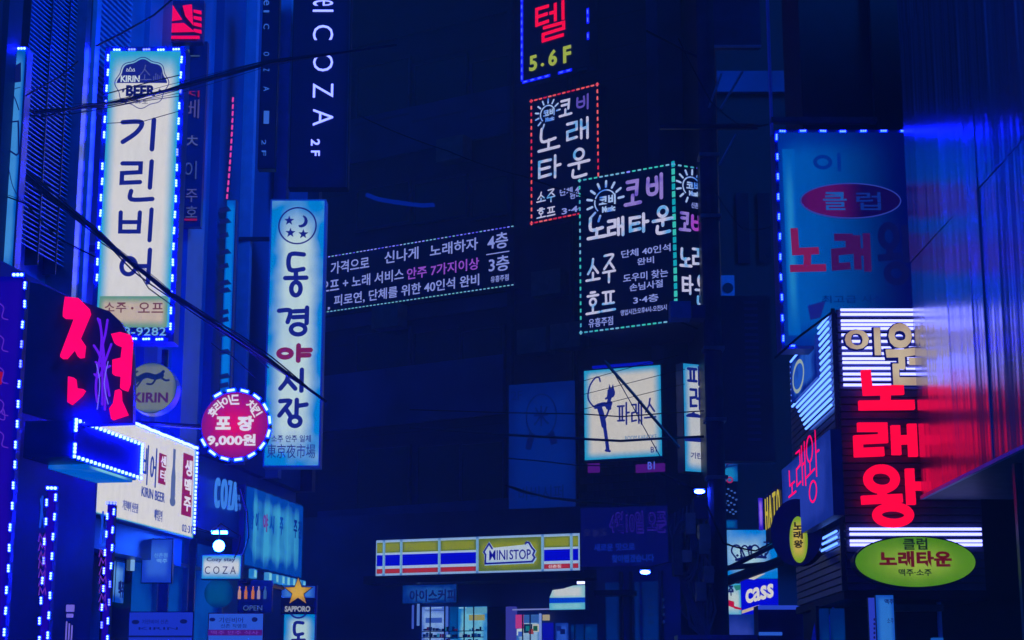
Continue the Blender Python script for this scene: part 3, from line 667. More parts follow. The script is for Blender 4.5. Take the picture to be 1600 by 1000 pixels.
s.text('기린비어', 342, 965, 380, 973, INKD); s.text('신촌 직영점', 345, 975, 385, 981, INKD); b = MB(); b.disc(*s.L(332, 968), .025, .016, -.008, -.004, 14); b.disc(*s.L(398, 968), .025, .02, -.008, -.004, 14); b.build('emblem', INKD, s.root)
s.panel(325, 984, 410, 993, glow((72, 18, 120))); s.text('맥주 안주 식사', 330, 985.5, 404, 991.5, glow((110, 60, 180)), y=-.01)
s = simple('lightbox_sign', 'small white and cyan lightbox reading Cozy stay COZA under a round lamp', 'sign', Plane(345, 890, 15.6), 315, 868, 376, 904, lightbox('coza_face', (205, 212, 220), (40, 150, 215), .08, .4, blotch=.1), .12, BOX)
s.text('Cozy stay', 323, 871, 368, 879, INKD, .02); s.text('C O Z A', 320, 885, 369, 897, INKD, .0)
lp = empty('globe_lamp', at(342, 853, 15.4)); tag(lp, 'glowing round white globe lamp above the small Cozy stay lightbox', 'lamp')
b = MB()
for i in range(1, 8):
    pass
import bmesh
def ball(name, mat, r, parent, loc=(0, 0, 0), sc=(1, 1, 1), seg=20):
    bm = bmesh.new(); bmesh.ops.create_uvsphere(bm, u_segments=seg, v_segments=seg // 2, radius=r); me = bpy.data.meshes.new(name); bm.to_mesh(me); bm.free(); me.materials.append(mat)
    me.polygons.foreach_set('use_smooth', [True] * len(me.polygons))
    return inst(name, me, parent, loc, (0, 0, 0), sc)
ball('globe', lamp((1.5, 14, 130), 1, 'globe_glow'), .05, lp); MB().tube([(0, 0, .05), (0, 0, .14), (-.05, .2, .16)], .01).build('stem', STEEL, lp)
lp = empty('wall_lamp', at(341, 830, 15.7)); tag(lp, 'flat white shining wall lamp in a domed shade just above the globe lamp', 'lamp')
MB().prism([(-.07, 0), (-.03, .035), (.04, .035), (.09, 0)], -.06, .06).build('shade', STEEL, lp); MB().box(-.055, .075, -.05, .05, -.02, -.002).build('diffuser', lamp((1.5, 14, 150), 1, 'wall_lamp_glow'), lp)
lp = empty('ball_lantern', at(342, 927, 15.8)); tag(lp, 'dim teal round lantern hanging under the Cozy stay lightbox', 'lantern'); ball('globe', lightbox('teal', (0, 74, 130), (0, 40, 110), .3, .3), .13, lp); MB().tube([(0, 0, .12), (0, 0, .2)], .008).build('hanger', STEEL, lp)

# fascia letters COZA on the left facade, receding
s = Sign('fascia_sign', 'dark blue fascia with compressed pale blue COZA channel letters', 'sign', PF2, 296, 735, 379, 820)
s.cabinet(.1, WALL_BLUE, 0)
for ch, x0, x1, y0, y1 in (('C', 329, 337, 746, 794), ('O', 339, 349, 748, 796), ('Z', 350, 356, 751, 797), ('A', 356, 365, 753, 798)):
    s.text(ch, x0, y0, x1, y1, glow((58, 128, 225)), .01, y=-.03, t=.02, name='letter')
s.text('코자', 366, 772, 374, 783, glow((50, 110, 215))); s.text('호텔', 366, 786, 376, 796, glow((50, 110, 215)))
s = Sign('curtain_sign', 'long cyan lit fabric fascia with vertical folds and faint red and navy lettering', 'sign', PF2.shift(.05), 380, 758, 470, 882)
v = []; f = []; N_ = 72
for i in range(N_ + 1):
    x = s.W * i / N_; y = -.02 + .012 * math.sin(i * 1.9) + .01 * math.sin(i * .63)
    v += [(x, y, 0), (x, y, s.H)]
f = [(2 * i, 2 * i + 2, 2 * i + 3, 2 * i + 1) for i in range(N_)]
MB().add(v, f).build('fabric', lightbox('curtain', (58, 158, 205), (0, 66, 166), .15, .25, blotch=.35, bands=5.3), s.root)  # sine bands paint the shade of the folds into the glow
MB().box(-.01, s.W + .01, .0, .12, -.02, s.H + .02).build('cabinet', BOX, s.root)
for t, x0, x1, c in (('참', 383, 390, (0, 60, 160)), ('이', 392, 397, (0, 60, 160)), ('야', 404, 412, (110, 40, 140)), ('시', 414, 422, (0, 70, 170)), ('주', 430, 436, (0, 70, 170)), ('주', 452, 458, (0, 40, 130)), ('점', 459, 465, (0, 40, 130))):
    y0 = 815 + (x0 - 404) * .2; s.text(t, x0, y0 - 12, x1, y0 + 16, glow(c), .02, y=-.045)
vl = empty('valance_lamps', PF2.pt(PF2.uz(380, 895)[0], PF2.uz(380, 895)[1], .1), PF2.rz); tag(vl, 'row of small pale cyan lamps along the ledge under the fabric fascia', 'lamps')
for k, px in enumerate((384, 408, 419, 429, 437, 446, 455, 462)):
    dx = PF2.uz(px, 895)[0] - PF2.uz(380, 895)[0]; w = .07
    MB().box(dx - w * .8, dx + w * .8, 0, .05, -.05, .04).build('lamp_shade', lightbox('valance', (120, 200, 220), (30, 120, 200), .3, .2, blotch=.4), vl)
MB().box(-.1, 1.6, .06, .1, .05, .09).box(-.1, 1.6, .03, .1, -.1, -.065).build('ledge', STEEL, vl)
mn = simple('menu_board', 'dark menu board picturing small orange and white bottles beside the star sign', 'board', Plane(395, 930, 17.5), 372, 908, 424, 956, PANEL, .05)
for x, c in ((374, (230, 170, 150)), (384, (225, 130, 70)), (395, (230, 130, 60)), (404, (190, 170, 200)), (414, (60, 110, 190))):
    a_ = mn.L(x, 936); w = .03; h = mn.L(x, 916)[1] - a_[1]
    MB().prism([(a_[0] - w * .5, a_[1]), (a_[0] + w * .5, a_[1]), (a_[0] + w * .5, a_[1] + h * .6), (a_[0] + w * .2, a_[1] + h * .75), (a_[0] + w * .2, a_[1] + h), (a_[0] - w * .2, a_[1] + h), (a_[0] - w * .2, a_[1] + h * .75), (a_[0] - w * .5, a_[1] + h * .6)], -.01, -.003).build('bottle_print', glow(tuple(int(q * .8) for q in c)), mn.root)
mn.text('OPEN', 380, 946, 410, 954, glow((60, 90, 150)))
# star beer sign
s = Sign('star_sign', 'blade sign with a gold five pointed star over the word SAPPORO on navy', 'sign', Plane(467, 940, 18.6), 440, 916, 493, 959)
s.cabinet(.12, BOX, .01); s.panel(440, 916, 492, 934, lightbox('star_top', (60, 120, 205), (30, 80, 190), .2, .2)); s.panel(440, 934.5, 492, 959, glow((4, 10, 56)))
b = MB(); c = s.L(466, 925); star(b, c[0], c[1], s.L(466, 903)[1] - c[1], 90, -.03, -.008, .4); b.build('star', lightbox('gold_star', (214, 168, 52), (170, 120, 40), .4, .4, blotch=.2), s.root)
b = MB(); star(b, c[0], c[1], (s.L(466, 903)[1] - c[1]) * 1.14, 90, -.0078, -.006, .42); b.build('star_outline', glow((4, 8, 50)), s.root)
s.text('SAPPORO', 445, 947, 485, 956, glow((150, 156, 170)), .04)
s = Sign('vertical_sign', 'lower cyan and white lightbox beginning with 동, directly under the star sign', 'sign', Plane(467, 980, 18.6), 440, 960, 490, 1120)
s.cabinet(.12, TRIM, .012); s.face(lightbox('market_low', (176, 208, 214), (0, 130, 205), .36, .1, blotch=.2))
b = MB(); s.glyph(b, '동', 455, 972, 478, 1022, 3, smooth=2); b.stroke([s.L(455, 960), s.L(460, 964), s.L(466, 965.5), s.L(473, 964), s.L(478, 960)], .009, .004, -.01); b.build('lettering', INK, s.root)

# ------------------------------------------------------------------ corner building in the middle
PM = Plane(1055, 400, 36, -3700)
M0 = PM.shift(-.35)
SPN = paint('spandrel_blue', (.03, .13, .42), .5, 0, .4, .35, .5, .1)
MBd = empty('corner_building', M0.pt(0, 0), M0.rz); tag(MBd, 'dark corner building across the street carrying the karaoke signs and a convenience store', 'building')
uA = M0.uz(480, 500)[0]; uB = M0.uz(1052, 500)[0]
MB().box(uA - 8, uB, 0, 10, 4.9, 34).build('wall', WALL_DARK, MBd)
def mwin(x0, y0, x1, y1, mat=GLASS, name='window', t0=-.06, t1=-.003):
    a = M0.uz(x0, y1); b_ = M0.uz(x1, y1)[0]; z1 = M0.uz(x0, y0)[1]
    o = MB().box(a[0], b_, t0, t1, a[1], z1).build(name, mat, MBd); return o, a[0], b_, a[1], z1
mwin(500, 590, 790, 676, SPN, 'spandrel', -.12); mwin(500, 200, 906, 268, WALL_MID, 'spandrel', -.1); mwin(500, 40, 906, 90, WALL_DARK, 'spandrel', -.1)
mwin(500, 500, 906, 520, WALL_MID, 'spandrel', -.1); mwin(500, 800, 906, 842, SPN, 'spandrel', -.12)
for x0, x1, y0, y1 in ((655, 720, 700, 795), (724, 788, 696, 795), (560, 640, 705, 797), (560, 640, 300, 360), (650, 730, 290, 350), (740, 795, 285, 342), (560, 640, 110, 195), (650, 730, 105, 190), (740, 800, 100, 185), (560, 640, 525, 582), (650, 720, 522, 582), (724, 788, 520, 582)):
    o, a, c, z0, z1 = mwin(x0, y0, x1, y1, GLASS)
    MB().box(a - .05, a, -.09, -.002, z0, z1).box(c, c + .05, -.09, -.002, z0, z1).box(a - .05, c + .05, -.09, -.002, z1, z1 + .05).box(a - .05, c + .05, -.1, -.002, z0 - .06, z0).build('window_frame', STEEL, MBd)
mwin(796, -40, 905, 826, paint('pilaster_navy', (.02, .035, .11), .6, 0, .4, .3, 2, .1), 'pilaster', -.1)
for px_ in (806, 898): 
    a_ = M0.uz(px_, 500)[0]; MB().tube([(a_, -.16, 5), (a_, -.16, 22)], .05, 8).build('drain_pipe', STEEL, MBd)
for px_, py_ in ((848, 470), (826, 560), (878, 552), (600, 520), (700, 262)):
    a_, z_ = M0.uz(px_, py_); MB().box(a_, a_ + .75, -.5, -.12, z_, z_ + .55).disc(a_ + .28, z_ + .27, .2, .2, -.52, -.5, 14).build('condenser', CONC, MBd)
for k in range(26): MB().box(uA, uB - .05, -.012, -.001, 6.2 + k * .75, 6.215 + k * .75).build('cladding_joint', BLACK, MBd)
# right hand face of the corner
PR = Plane(1055, 400, 36, 6600); P2 = PR.shift(-.35)
RB = empty('corner_bay', P2.pt(0, 0), P2.rz); tag(RB, 'dark textured bay wall of the corner building behind the utility pole', 'wall')
MB().box(-.12, P2.uz(1218, 500)[0], .0, 9, 4.4, 34).build('wall', WALL_MID, RB)
# blocks on the wall around the room-karaoke lightbox: small square cladding tiles
tl = MB().box(0, .30, -.03, -.002, 0, .14).mesh('tile', paint('tile_navy', (.035, .06, .2), .35, 0, .5, .5, 3))
u0 = M0.uz(908, 760)[0]; z0 = M0.uz(908, 800)[1]
for r_ in range(19):
    for c_ in range(7):
        x = u0 + c_ * .32 + (.16 if r_ % 2 else 0)
        inst('tile', tl, MBd, (x, 0, z0 + r_ * .16 - .05))

# karaoke corner box
def sun_logo(s, cx, cy, r, mat, tiny=True):
    b = MB(); c = s.L(cx, cy); k = s.L(cx, cy - 1)[1] - c[1]
    b.stroke([(c[0] + r * k * math.cos(math.radians(a)), c[1] + r * k * math.sin(math.radians(a))) for a in range(20, 236, 12)], 1.0 * k, .004, -.012, False)
    for a in range(5, 250, 27):
        q = math.radians(a); b.stroke([(c[0] + r * k * 1.28 * math.cos(q), c[1] + r * k * 1.28 * math.sin(q)), (c[0] + r * k * 1.75 * math.cos(q), c[1] + r * k * 1.75 * math.sin(q))], 1.6 * k * r / 16, .004, -.012, False)
    b.text('코비', c[0] - r * k * .6, c[1] - r * k * .35, c[0] + r * k * 1.0, c[1] + r * k * .55, .04, .004, -.012)
    b.text('Music', c[0] - r * k * .3, c[1] - r * k * .95, c[0] + r * k * .95, c[1] - r * k * .42, .05, .004, -.012)
    b.build('sun_emblem', mat, s.root)
def patchy(name, c0, c1, sc=3.2):
    m = glow(c0).copy(); m.name = name; n = m.node_tree; em = [q for q in n.nodes if q.type == 'EMISSION'][0]
    tc = n.nodes.new('ShaderNodeTexCoord'); nz = n.nodes.new('ShaderNodeTexNoise'); nz.inputs['Scale'].default_value = sc; n.links.new(tc.outputs['Object'], nz.inputs[0])
    cr = n.nodes.new('ShaderNodeValToRGB'); cr.color_ramp.elements[0].position = .36; cr.color_ramp.elements[1].position = .5
    cr.color_ramp.elements[0].color = lin(c1); cr.color_ramp.elements[1].color = lin(c0); n.links.new(nz.outputs[0], cr.inputs[0]); n.links.new(cr.outputs[0], em.inputs[0]); return m
KW = patchy('led_letters_white', (205, 205, 238), (100, 175, 240)); KC = patchy('led_letters_pale', (170, 200, 250), (80, 140, 245)); KP = patchy('led_letters_violet', (150, 130, 215), (110, 90, 200)); KM = patchy('led_letters_magenta', (175, 70, 200), (110, 90, 220)); KT = glow((140, 155, 232))
FACE = paint('led_sign_face', (.01, .02, .12), .4, 0, .5, .3, 3)
PC1 = Plane(1055, 400, 33.8, -3700); PR1 = Plane(1055, 400, 33.8, 6600)
s = Sign('karaoke_sign', 'large dark corner sign reading 코비 노래타운 in white, edged in green and white LED dashes', 'sign', PC1, 908, 282, 1055, 520)
s.cabinet(1.9, PANEL, .02); s.face(FACE)
sun_logo(s, 946, 315, 18, KC)
b = MB(); s.glyph(b, '코', 976, 282, 1002, 322, 3.4); s.glyph(b, '비', 1012, 272, 1038, 312, 3.4, smooth=2); b.build('lettering', KP, s.root)
b = MB()
for ch, x0, y0, x1, y1 in (('노', 918, 338, 948, 374), ('래', 950, 340, 976, 370), ('타', 984, 334, 1014, 364), ('운', 1020, 322, 1052, 366)): s.glyph(b, ch, x0, y0, x1, y1, 3.0)
for ch, x0, y0, x1, y1 in (('소', 916, 404, 938, 440), ('주', 942, 398, 962, 442), ('호', 916, 456, 938, 492), ('프', 940, 454, 962, 488)): s.glyph(b, ch, x0, y0, x1, y1, 2.2)
b.build('lettering', KW, s.root)
for t, x0, y0, x1, y1 in (('유흥주점', 920, 496, 958, 510), ('단체 40인석', 971, 386, 1048, 398), ('완비', 996, 402, 1022, 413), ('도우미 찾는', 974, 424, 1044, 437), ('손님사절', 984, 440, 1036, 452), ('3·4층', 990, 461, 1029, 473), ('영업시간:오후4시-오전5시', 970, 480, 1042, 489)):
    s.text(t, x0, y0, x1, y1, KT, .012)
def dashes(s, cols, n, side, l=.075, w=.03, f0=0, f1=1, reach=None):
    ms = [led_dash(l, w, c) for c in cols]; W_, H_ = reach or (s.W, s.H)
    A = {'top': (0, H_, W_, H_), 'bottom': (0, 0, W_, 0), 'left': (0, 0, 0, H_), 'right': (W_, 0, W_, H_)}[side]
    for i in range(n):
        t = f0 + (f1 - f0) * i / (n - 1); a = 0 if side in ('top', 'bottom') else math.pi / 2
        inst('led_bulb', random.choice(ms), s.root, (A[0] + (A[2] - A[0]) * t, -.006, A[1] + (A[3] - A[1]) * t), (0, a, 0))
GC = (LED_G, LED_G2, glow((60, 200, 190))); BC = (LED_P, LED_G2, glow((90, 80, 255)))
dashes(s, BC + GC, 18, 'top'); dashes(s, GC, 19, 'bottom'); dashes(s, GC, 22, 'left'); dashes(s, (glow((20, 170, 190)), glow((60, 200, 190))), 19, 'right', .12, .07, .12, 1)
# its right face
s2 = Sign('karaoke_sign', 'narrow right hand face of the 코비 corner sign, half hidden by the utility pole', 'sign', PR1, 1057, 258, 1122, 500)
s2.cabinet(1.5, PANEL, .0); s2.face(FACE)
sun_logo(s2, 1080, 292, 15, KC); s2.text('신촌점', 1080, 317, 1096, 326, KT, .02)
b = MB(); s2.glyph(b, '코', 1061, 332, 1078, 362, 2.8); b.build('lettering', KP, s2.root)
b = MB(); s2.glyph(b, '비', 1081, 334, 1101, 367, 2.8, smooth=2); b.build('lettering', KM, s2.root)
b = MB(); s2.glyph(b, '노', 1062, 388, 1080, 418, 2.6); s2.glyph(b, '래', 1082, 386, 1101, 418, 2.4); s2.glyph(b, '타', 1066, 430, 1082, 460, 2.3); s2.glyph(b, '운', 1086, 430, 1103, 478, 2.3); s2.glyph(b, '소', 1088, 480, 1102, 500, 1.6); b.build('lettering', KW, s2.root)
dashes(s2, BC + GC, 8, 'top')
# band sign
s = Sign('karaoke_banner', 'long dark band sign with three lines of white and violet Korean text, LED dash edges', 'sign', PM, 480, 407, 801, 492)
s.cabinet(.3, PANEL, .02); s.face(FACE)
for body, x0, yl, x1, yr, h, c in (('가격으로', 517, 420, 577, 410, 19, KT), ('신나게', 601, 404, 654, 394, 19, KT), ('노래하자', 672, 392, 747, 381, 19, KT), ('오프', 500, 449, 530, 444, 17, KT), ('+ 노래 서비스', 536, 442, 631, 429, 18, KT), ('안주 7가지이상', 636, 429, 749, 411, 18, glow((150, 80, 205))), ('기,', 490, 480, 516, 476, 16, KT), ('피로연, 단체를 위한 40인석 완비', 522, 474, 749, 434, 18, KT)):
    a = s.L(x0, yl + h * .5); c_ = s.L(x1, yr + h * .5); hh = s.L(x0, yl - h * .5)[1] - a[1]
    MB().text(body, a[0], (a[1] + c_[1]) / 2, c_[0], (a[1] + c_[1]) / 2 + hh, .012, .004, -.008).build('lettering', c, s.root)
for body, x0, y0, x1, y1 in (('4층', 762, 364, 794, 389), ('3층', 764, 400, 796, 424), ('유흥주점', 767, 430, 795, 440)): s.text(body, x0, y0, x1, y1, KT, .012)
MB().box(s.L(760, 395)[0], s.L(796, 395)[0], -.009, -.004, s.L(778, 396)[1], s.L(778, 394.6)[1]).build('rule', KT, s.root)
dashes(s, (LED_P, glow((150, 160, 255)), glow((90, 90, 255)), LED_G2), 56, 'top', .055, .022); dashes(s, (LED_G2, glow((110, 190, 200))), 56, 'bottom', .055, .022)
# red rimmed sign
PN = Plane(880, 240, 37, -2900)
s = Sign('karaoke_sign', 'upright dark sign reading 코비 노래타운, rimmed by red LED dashes', 'sign', PN, 831, 158, 935, 349)
s.cabinet(.35, PANEL, .02); s.face(FACE)
sun_logo(s, 856, 178, 13, KC)
b = MB(); s.glyph(b, '코', 874, 156, 894, 182, 2.2); b.build('lettering', KW, s.root); b = MB(); s.glyph(b, '비', 902, 148, 922, 172, 2.0, smooth=2); b.build('lettering', glow((95, 80, 185)), s.root)
b = MB()
for ch, x0, y0, x1, y1 in (('노', 841, 198, 875, 236), ('래', 886, 186, 921, 220), ('타', 842, 244, 877, 280), ('운', 888, 232, 922, 278)): s.glyph(b, ch, x0, y0, x1, y1, 2.6)
for ch, x0, y0, x1, y1 in (('소', 839, 300, 853, 316), ('주', 855, 296, 868, 316), ('호', 839, 325, 853, 341), ('프', 855, 323, 868, 338)): s.glyph(b, ch, x0, y0, x1, y1, 1.2)
b.build('lettering', KW, s.root)
for t, x0, y0, x1, y1 in (('단체 40인석', 875, 290, 932, 301), ('완비', 891, 300, 908, 310), ('3·4층', 878, 320, 922, 332)): s.text(t, x0, y0, x1, y1, KT, .02)
RC = (LED_RED, LED_RED2, glow((255, 110, 110)))
for sd, n in (('top', 15), ('bottom', 15), ('left', 19), ('right', 19)): dashes(s, RC, n, sd, .085, .032)
# hotel floors sign
PQ = Plane(860, 60, 37.4, -2900)
s = Sign('hotel_sign', 'dark sign with big red 텔 and yellow 5.6F framed by blue LED capsules', 'sign', PQ, 816, -60, 919, 128)
s.cabinet(.35, PANEL, .02); s.face(FACE)
b = MB(); s.glyph(b, '텔', 838, 4, 886, 62, 2.9, smooth=False, round_=False); b.build('lettering', NEON_R, s.root)
YG = glow((170, 186, 66)); PXL = []
for t, x0, y0, x1, y1 in (('5', 828, 87, 840, 111), ('.', 846, 99, 851, 104), ('6', 858, 78, 871, 103), ('F', 881, 72, 893, 98)): s.text(t, x0, y0, x1, y1, YG, .03, y=-.02, t=.01)
cap = MB().box(-.09, .09, -.01, .0, -.035, .035, 0).box(-.05, .05, -.016, -.009, -.012, .012, 1).mesh('led_module', [lamp((.006, .01, 1.6), 1, 'blue_capsule'), lamp((.12, .22, 3), 1, 'blue_capsule_core')])
for t in range(14): inst('led_module', cap, s.root, (.0, -.006, .1 + t * .19), (0, math.pi / 2, 0))
for t in (3, 5, 6, 9, 11): inst('led_module', cap, s.root, (s.W, -.006, .1 + t * .19), (0, math.pi / 2, 0))
for t in range(7):
    if t != 4: inst('led_module', cap, s.root, (.1 + t * .2, -.006, -.02), (0, 0, 0))
MB().box(-.01, s.W * .98, 0, .06, -.10, -.04).build('lower_rail', STEEL, s.root)

# 2F sign, its dim blue put into the face as a glow
s = Sign('dim_sign', 'very dim blue upright panel marked 2F with a ring emblem and three wires across', 'sign', Plane(850, 700, 36.5, -6000), 795, 602, 899, 806)
DIM = paint('dim_panel', (.16, .24, .5), .5, 0, .4, .15, 1.5); DI = glow((2, 14, 78))
s.cabinet(.15, STEEL, .01); s.face(lightbox('dim_glow_face', (0, 34, 124), (0, 24, 104), .2, .2, blotch=.25))
s.text('2F', 799, 611, 816, 625, DI); b = MB(); c = s.L(846, 650); k = s.L(846, 649)[1] - c[1]
b.stroke(circ(c[0], c[1], 25 * k, 34 * k, 32), 1.1 * k, .004, -.01, False); b.text('米', c[0] - 13 * k, c[1] - 16 * k, c[0] + 13 * k, c[1] + 16 * k, .01, .004, -.01)
b.prism([(c[0] - 20 * k, c[1] - 24 * k), (c[0] - 10 * k, c[1] - 28 * k), (c[0] - 18 * k, c[1] - 52 * k), (c[0] - 27 * k, c[1] - 50 * k)], -.01, -.004); b.prism([(c[0] + 20 * k, c[1] - 24 * k), (c[0] + 10 * k, c[1] - 28 * k), (c[0] + 16 * k, c[1] - 46 * k), (c[0] + 27 * k, c[1] - 44 * k)], -.01, -.004)
b.text('바비시퍼', c[0] - 38 * k, c[1] - 130 * k, c[0] + 36 * k, c[1] - 108 * k, .01, .004, -.01); b.build('lettering', DI, s.root)

# room karaoke lightbox
s = Sign('lightbox_sign', 'square cream lightbox reading 파레스 ROOM KARAOKE B1 with a dancer silhouette', 'sign', Plane(975, 650, 35.2, -5600), 913, 579, 1034, 720)
s.cabinet(.25, BOX, .02); s.face(lightbox('pares_face', (208, 204, 198), (30, 160, 210), .12, .1, blotch=.03), m=.01)
b = MB()
for ch, x0, y0, x1, y1 in (('파', 965, 629, 984, 664), ('레', 987, 627, 1004, 664), ('스', 1007, 622, 1025, 655)): s.glyph(b, ch, x0, y0, x1, y1, 1.7, smooth=False)
def st(pts, w): b.stroke([s.L(*q) for q in pts], w * 1.45 * k2, .004, -.010)
k2 = s.L(913, 700)[1] - s.L(913, 701)[1]
st([(938, 596), (936, 590), (930, 591), (922, 603), (919, 620), (923, 630), (930, 637)], .9)
st([(931, 636), (938, 633), (947, 632), (951, 637), (954, 630)], 2.4); st([(953, 638), (951, 630), (954, 620), (957, 614)], 2.0); st([(937, 637), (941, 650), (944, 665)], 3.0); st([(944, 660), (947, 680), (949, 695), (950, 703)], 2.0); st([(947, 704), (953, 705)], 1.3)
st([(952, 639), (948, 650), (944, 654)], 1.1); b.disc(*s.L(956, 614), 5.5 * k2, 7.5 * k2, -.013, -.005, 16); b.prism([s.L(951, 612), s.L(952, 600), s.L(955, 607)], -.012, -.005); b.prism([s.L(955, 608), s.L(958, 600), s.L(960, 609)], -.0125, -.005); st([(951, 610), (950, 620), (947, 623)], 1.2)
b.build('lettering', INK, s.root)
s.text('ROOM KARAOKE', 977, 680, 1026, 686.5, glow((20, 110, 170)), .0); s.text('B1', 1017, 698, 1026, 707, INK, .01)
for x0, x1 in ((917, 934), (992, 1036)):
    a = s.L(x0, 738); c_ = s.L(x1, 723); MB().box(a[0], c_[0], .05, .12, a[1], c_[1]).build('lower_panel', glow((74, 16, 120)), s.root)
s.text('B1', 1011, 721, 1022, 733, glow((80, 100, 225)), .02, y=.045)
MB().box(.2, s.W - .2, -.02, .1, s.H + .03, s.H + .08).build('top_lamp', lamp((0, .004, .5), 1, 'blue_top_lamp'), s.root)
# cut sign right of it
s = Sign('lightbox_sign', 'narrow lit slice of a cream sign with navy strokes beside the utility pole', 'sign', Plane(1083, 650, 34.5, 6600), 1071, 568, 1110, 736)
s.cabinet(.25, BOX, .02); s.face(lightbox('pares_slice', (200, 204, 208), (30, 150, 210), .3, .1, blotch=.1))
b = MB(); s.glyph(b, '파', 1074, 572, 1098, 602, 2.6); s.glyph(b, '레', 1078, 604, 1100, 642, 2.6); s.glyph(b, '스', 1072, 644, 1094, 652, 2.2); b.build('lettering', INK, s.root)
MB().box(.0, s.W, -.012, -.005, s.L(1080, 690)[1], s.L(1080, 683)[1]).build('band', INK, s.root); s.text('기린', 1079, 707, 1096, 717, INK, .02)

# ------------------------------------------------------------------ convenience store
PS = Plane(905, 865, 34.6, -6500)
s = Sign('store_fascia', 'MINI STOP fascia of yellow, blue and red stripes in white framed panels', 'sign', PS, 587, 851, 906, 900)
s.H = s.L(905, 835)[1] - s.L(905, 893)[1]
s.cabinet(.35, BOX, .02); s.face(lightbox('fascia_white', (170, 196, 226), (130, 170, 220), .02, .1, blotch=.05))
H_ = s.H; YL = lightbox('stop_yellow', (138, 148, 22), (92, 116, 30), .1, .25, blotch=.25); BL = glow((0, 0, 205)); RD = lightbox('stop_red', (176, 44, 44), (140, 36, 60), .1, .2)
seams = [587, 600, 627, 686.5, 746, 848, 893, 906]
for i in range(7):
    if i == 4: continue
    xa, xb = s.L(seams[i], 870)[0] + .03, s.L(seams[i + 1], 870)[0] - .03
    MB().box(xa, xb, -.008, -.003, H_ * .64, H_ * .93).build('yellow_stripe', YL, s.root); MB().box(xa, xb, -.008, -.003, H_ * .27, H_ * .58).build('blue_stripe', BL, s.root); MB().box(xa, xb, -.008, -.003, H_ * .06, H_ * .19).build('red_stripe', RD, s.root)
for x in seams[1:-1]:
    u = s.L(x, 870)[0]; MB().box(u - .022, u + .022, -.02, .0, 0, H_).build('mullion', lightbox('mullion', (120, 176, 214), (60, 110, 190), .1, .1), s.root)
xa, xb = s.L(746, 870)[0] + .03, s.L(848, 870)[0] - .03; wl = xb - xa
MB().box(xa, xb, -.009, -.003, H_ * .05, H_ * .94).build('yellow_panel', YL, s.root)
def LP(u, v): return (xa + wl * u, H_ * v)
out = [(.1, .2), (.88, .22), (.93, .34), (.90, .45), (.93, .55), (.87, .68), (.83, .80), (.78, .84), (.74, .74), (.24, .68), (.17, .86), (.06, .56), (.09, .5)]
b = MB(); b.prism([LP(*q) for q in out], -.014, -.008); b.build('house_panel', lightbox('house_white', (190, 208, 226), (150, 190, 220), .1, .3), s.root)
b = MB(); b.stroke([LP(.22, .66), LP(.17, .80), LP(.085, .57), LP(.115, .50), LP(.11, .25), LP(.86, .27), LP(.9, .38), LP(.87, .45), LP(.9, .56), LP(.85, .66), LP(.81, .79), LP(.77, .80), LP(.755, .76)], .018, .006, -.018, False); b.build('house_outline', glow((10, 10, 150)), s.root)
b = MB(); b.text('MINI', *LP(.175, .34), *LP(.47, .61), .008, .006, -.018); b.text('STOP', *LP(.50, .34), *LP(.84, .61), .012, .006, -.018); b.build('lettering', glow((10, 10, 150)), s.root)
b = MB(); xa2 = s.L(857, 888)[0]; b.text('신촌점', xa2, H_ * .08, s.L(877, 888)[0], H_ * .17, .03, .003, -.012); b.build('lettering', glow((220, 190, 200)), s.root)
# storefront under it
M1 = M0.shift(-.1)
SF = empty('convenience_store', PS.pt(PS.uz(587, 940)[0], 0, -.5), PS.rz); tag(SF, 'convenience store front with lit windows and posters under the striped fascia', 'storefront')
u_ = lambda px: PS.uz(px, 960)[0] - PS.uz(587, 940)[0]
zt = PS.uz(750, 905)[1]
MB().box(u_(430), u_(930), .6, 3.5, 0, zt + 1.5).build('wall', WALL_MID, SF)
MB().box(u_(560), u_(930), -.3, .6, zt - .02, zt + .14).build('canopy', STEEL, SF)
def sp(name, x0, y0, x1, y1, mat, y=.5, t=.06):
    def LZ(px, py): return PS.uz(px, py)[1]
    return MB().box(u_(x0), u_(x1), y, y + t, LZ((x0 + x1) / 2, y1), LZ((x0 + x1) / 2, y0)).build(name, mat, SF)
LBX = lambda n, a, b_, **k: lightbox(n, a, b_, .2, .2, blotch=.5, **k)
sp('window', 628, 944, 668, 1030, LBX('win1', (130, 170, 232), (70, 110, 212))); sp('window', 672, 944, 684, 1030, LBX('win2', (0, 74, 150), (0, 60, 130)))
sp('window', 686, 944, 730, 1030, LBX('win3', (110, 190, 220), (20, 120, 200))); sp('poster', 704, 957, 728, 966, glow((150, 150, 90)), .46); sp('poster', 700, 945, 731, 955, glow((90, 160, 190)), .46)
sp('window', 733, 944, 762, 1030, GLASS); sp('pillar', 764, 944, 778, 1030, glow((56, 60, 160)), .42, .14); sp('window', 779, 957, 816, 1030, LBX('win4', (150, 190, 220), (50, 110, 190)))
sp('poster', 779, 957, 791, 979, glow((190, 60, 130)), .44); sp('poster', 781, 980, 791, 990, glow((190, 210, 220)), .44); sp('poster', 792, 958, 814, 970, glow((50, 96, 170)), .44); sp('poster', 806, 972, 815, 984, glow((190, 190, 180)), .44)
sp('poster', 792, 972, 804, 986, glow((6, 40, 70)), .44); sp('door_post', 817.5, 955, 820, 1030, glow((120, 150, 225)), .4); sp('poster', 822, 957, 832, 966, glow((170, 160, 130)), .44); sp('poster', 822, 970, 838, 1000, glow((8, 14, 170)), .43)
sp('window', 841, 970, 860, 1030, LBX('win5', (40, 86, 200), (8, 44, 140))); sp('door_frame', 776, 947.5, 856, 949.5, glow((120, 130, 200)), .36); sp('window', 866, 972, 925, 1030, LBX('win6', (0, 44, 120), (0, 24, 96)))
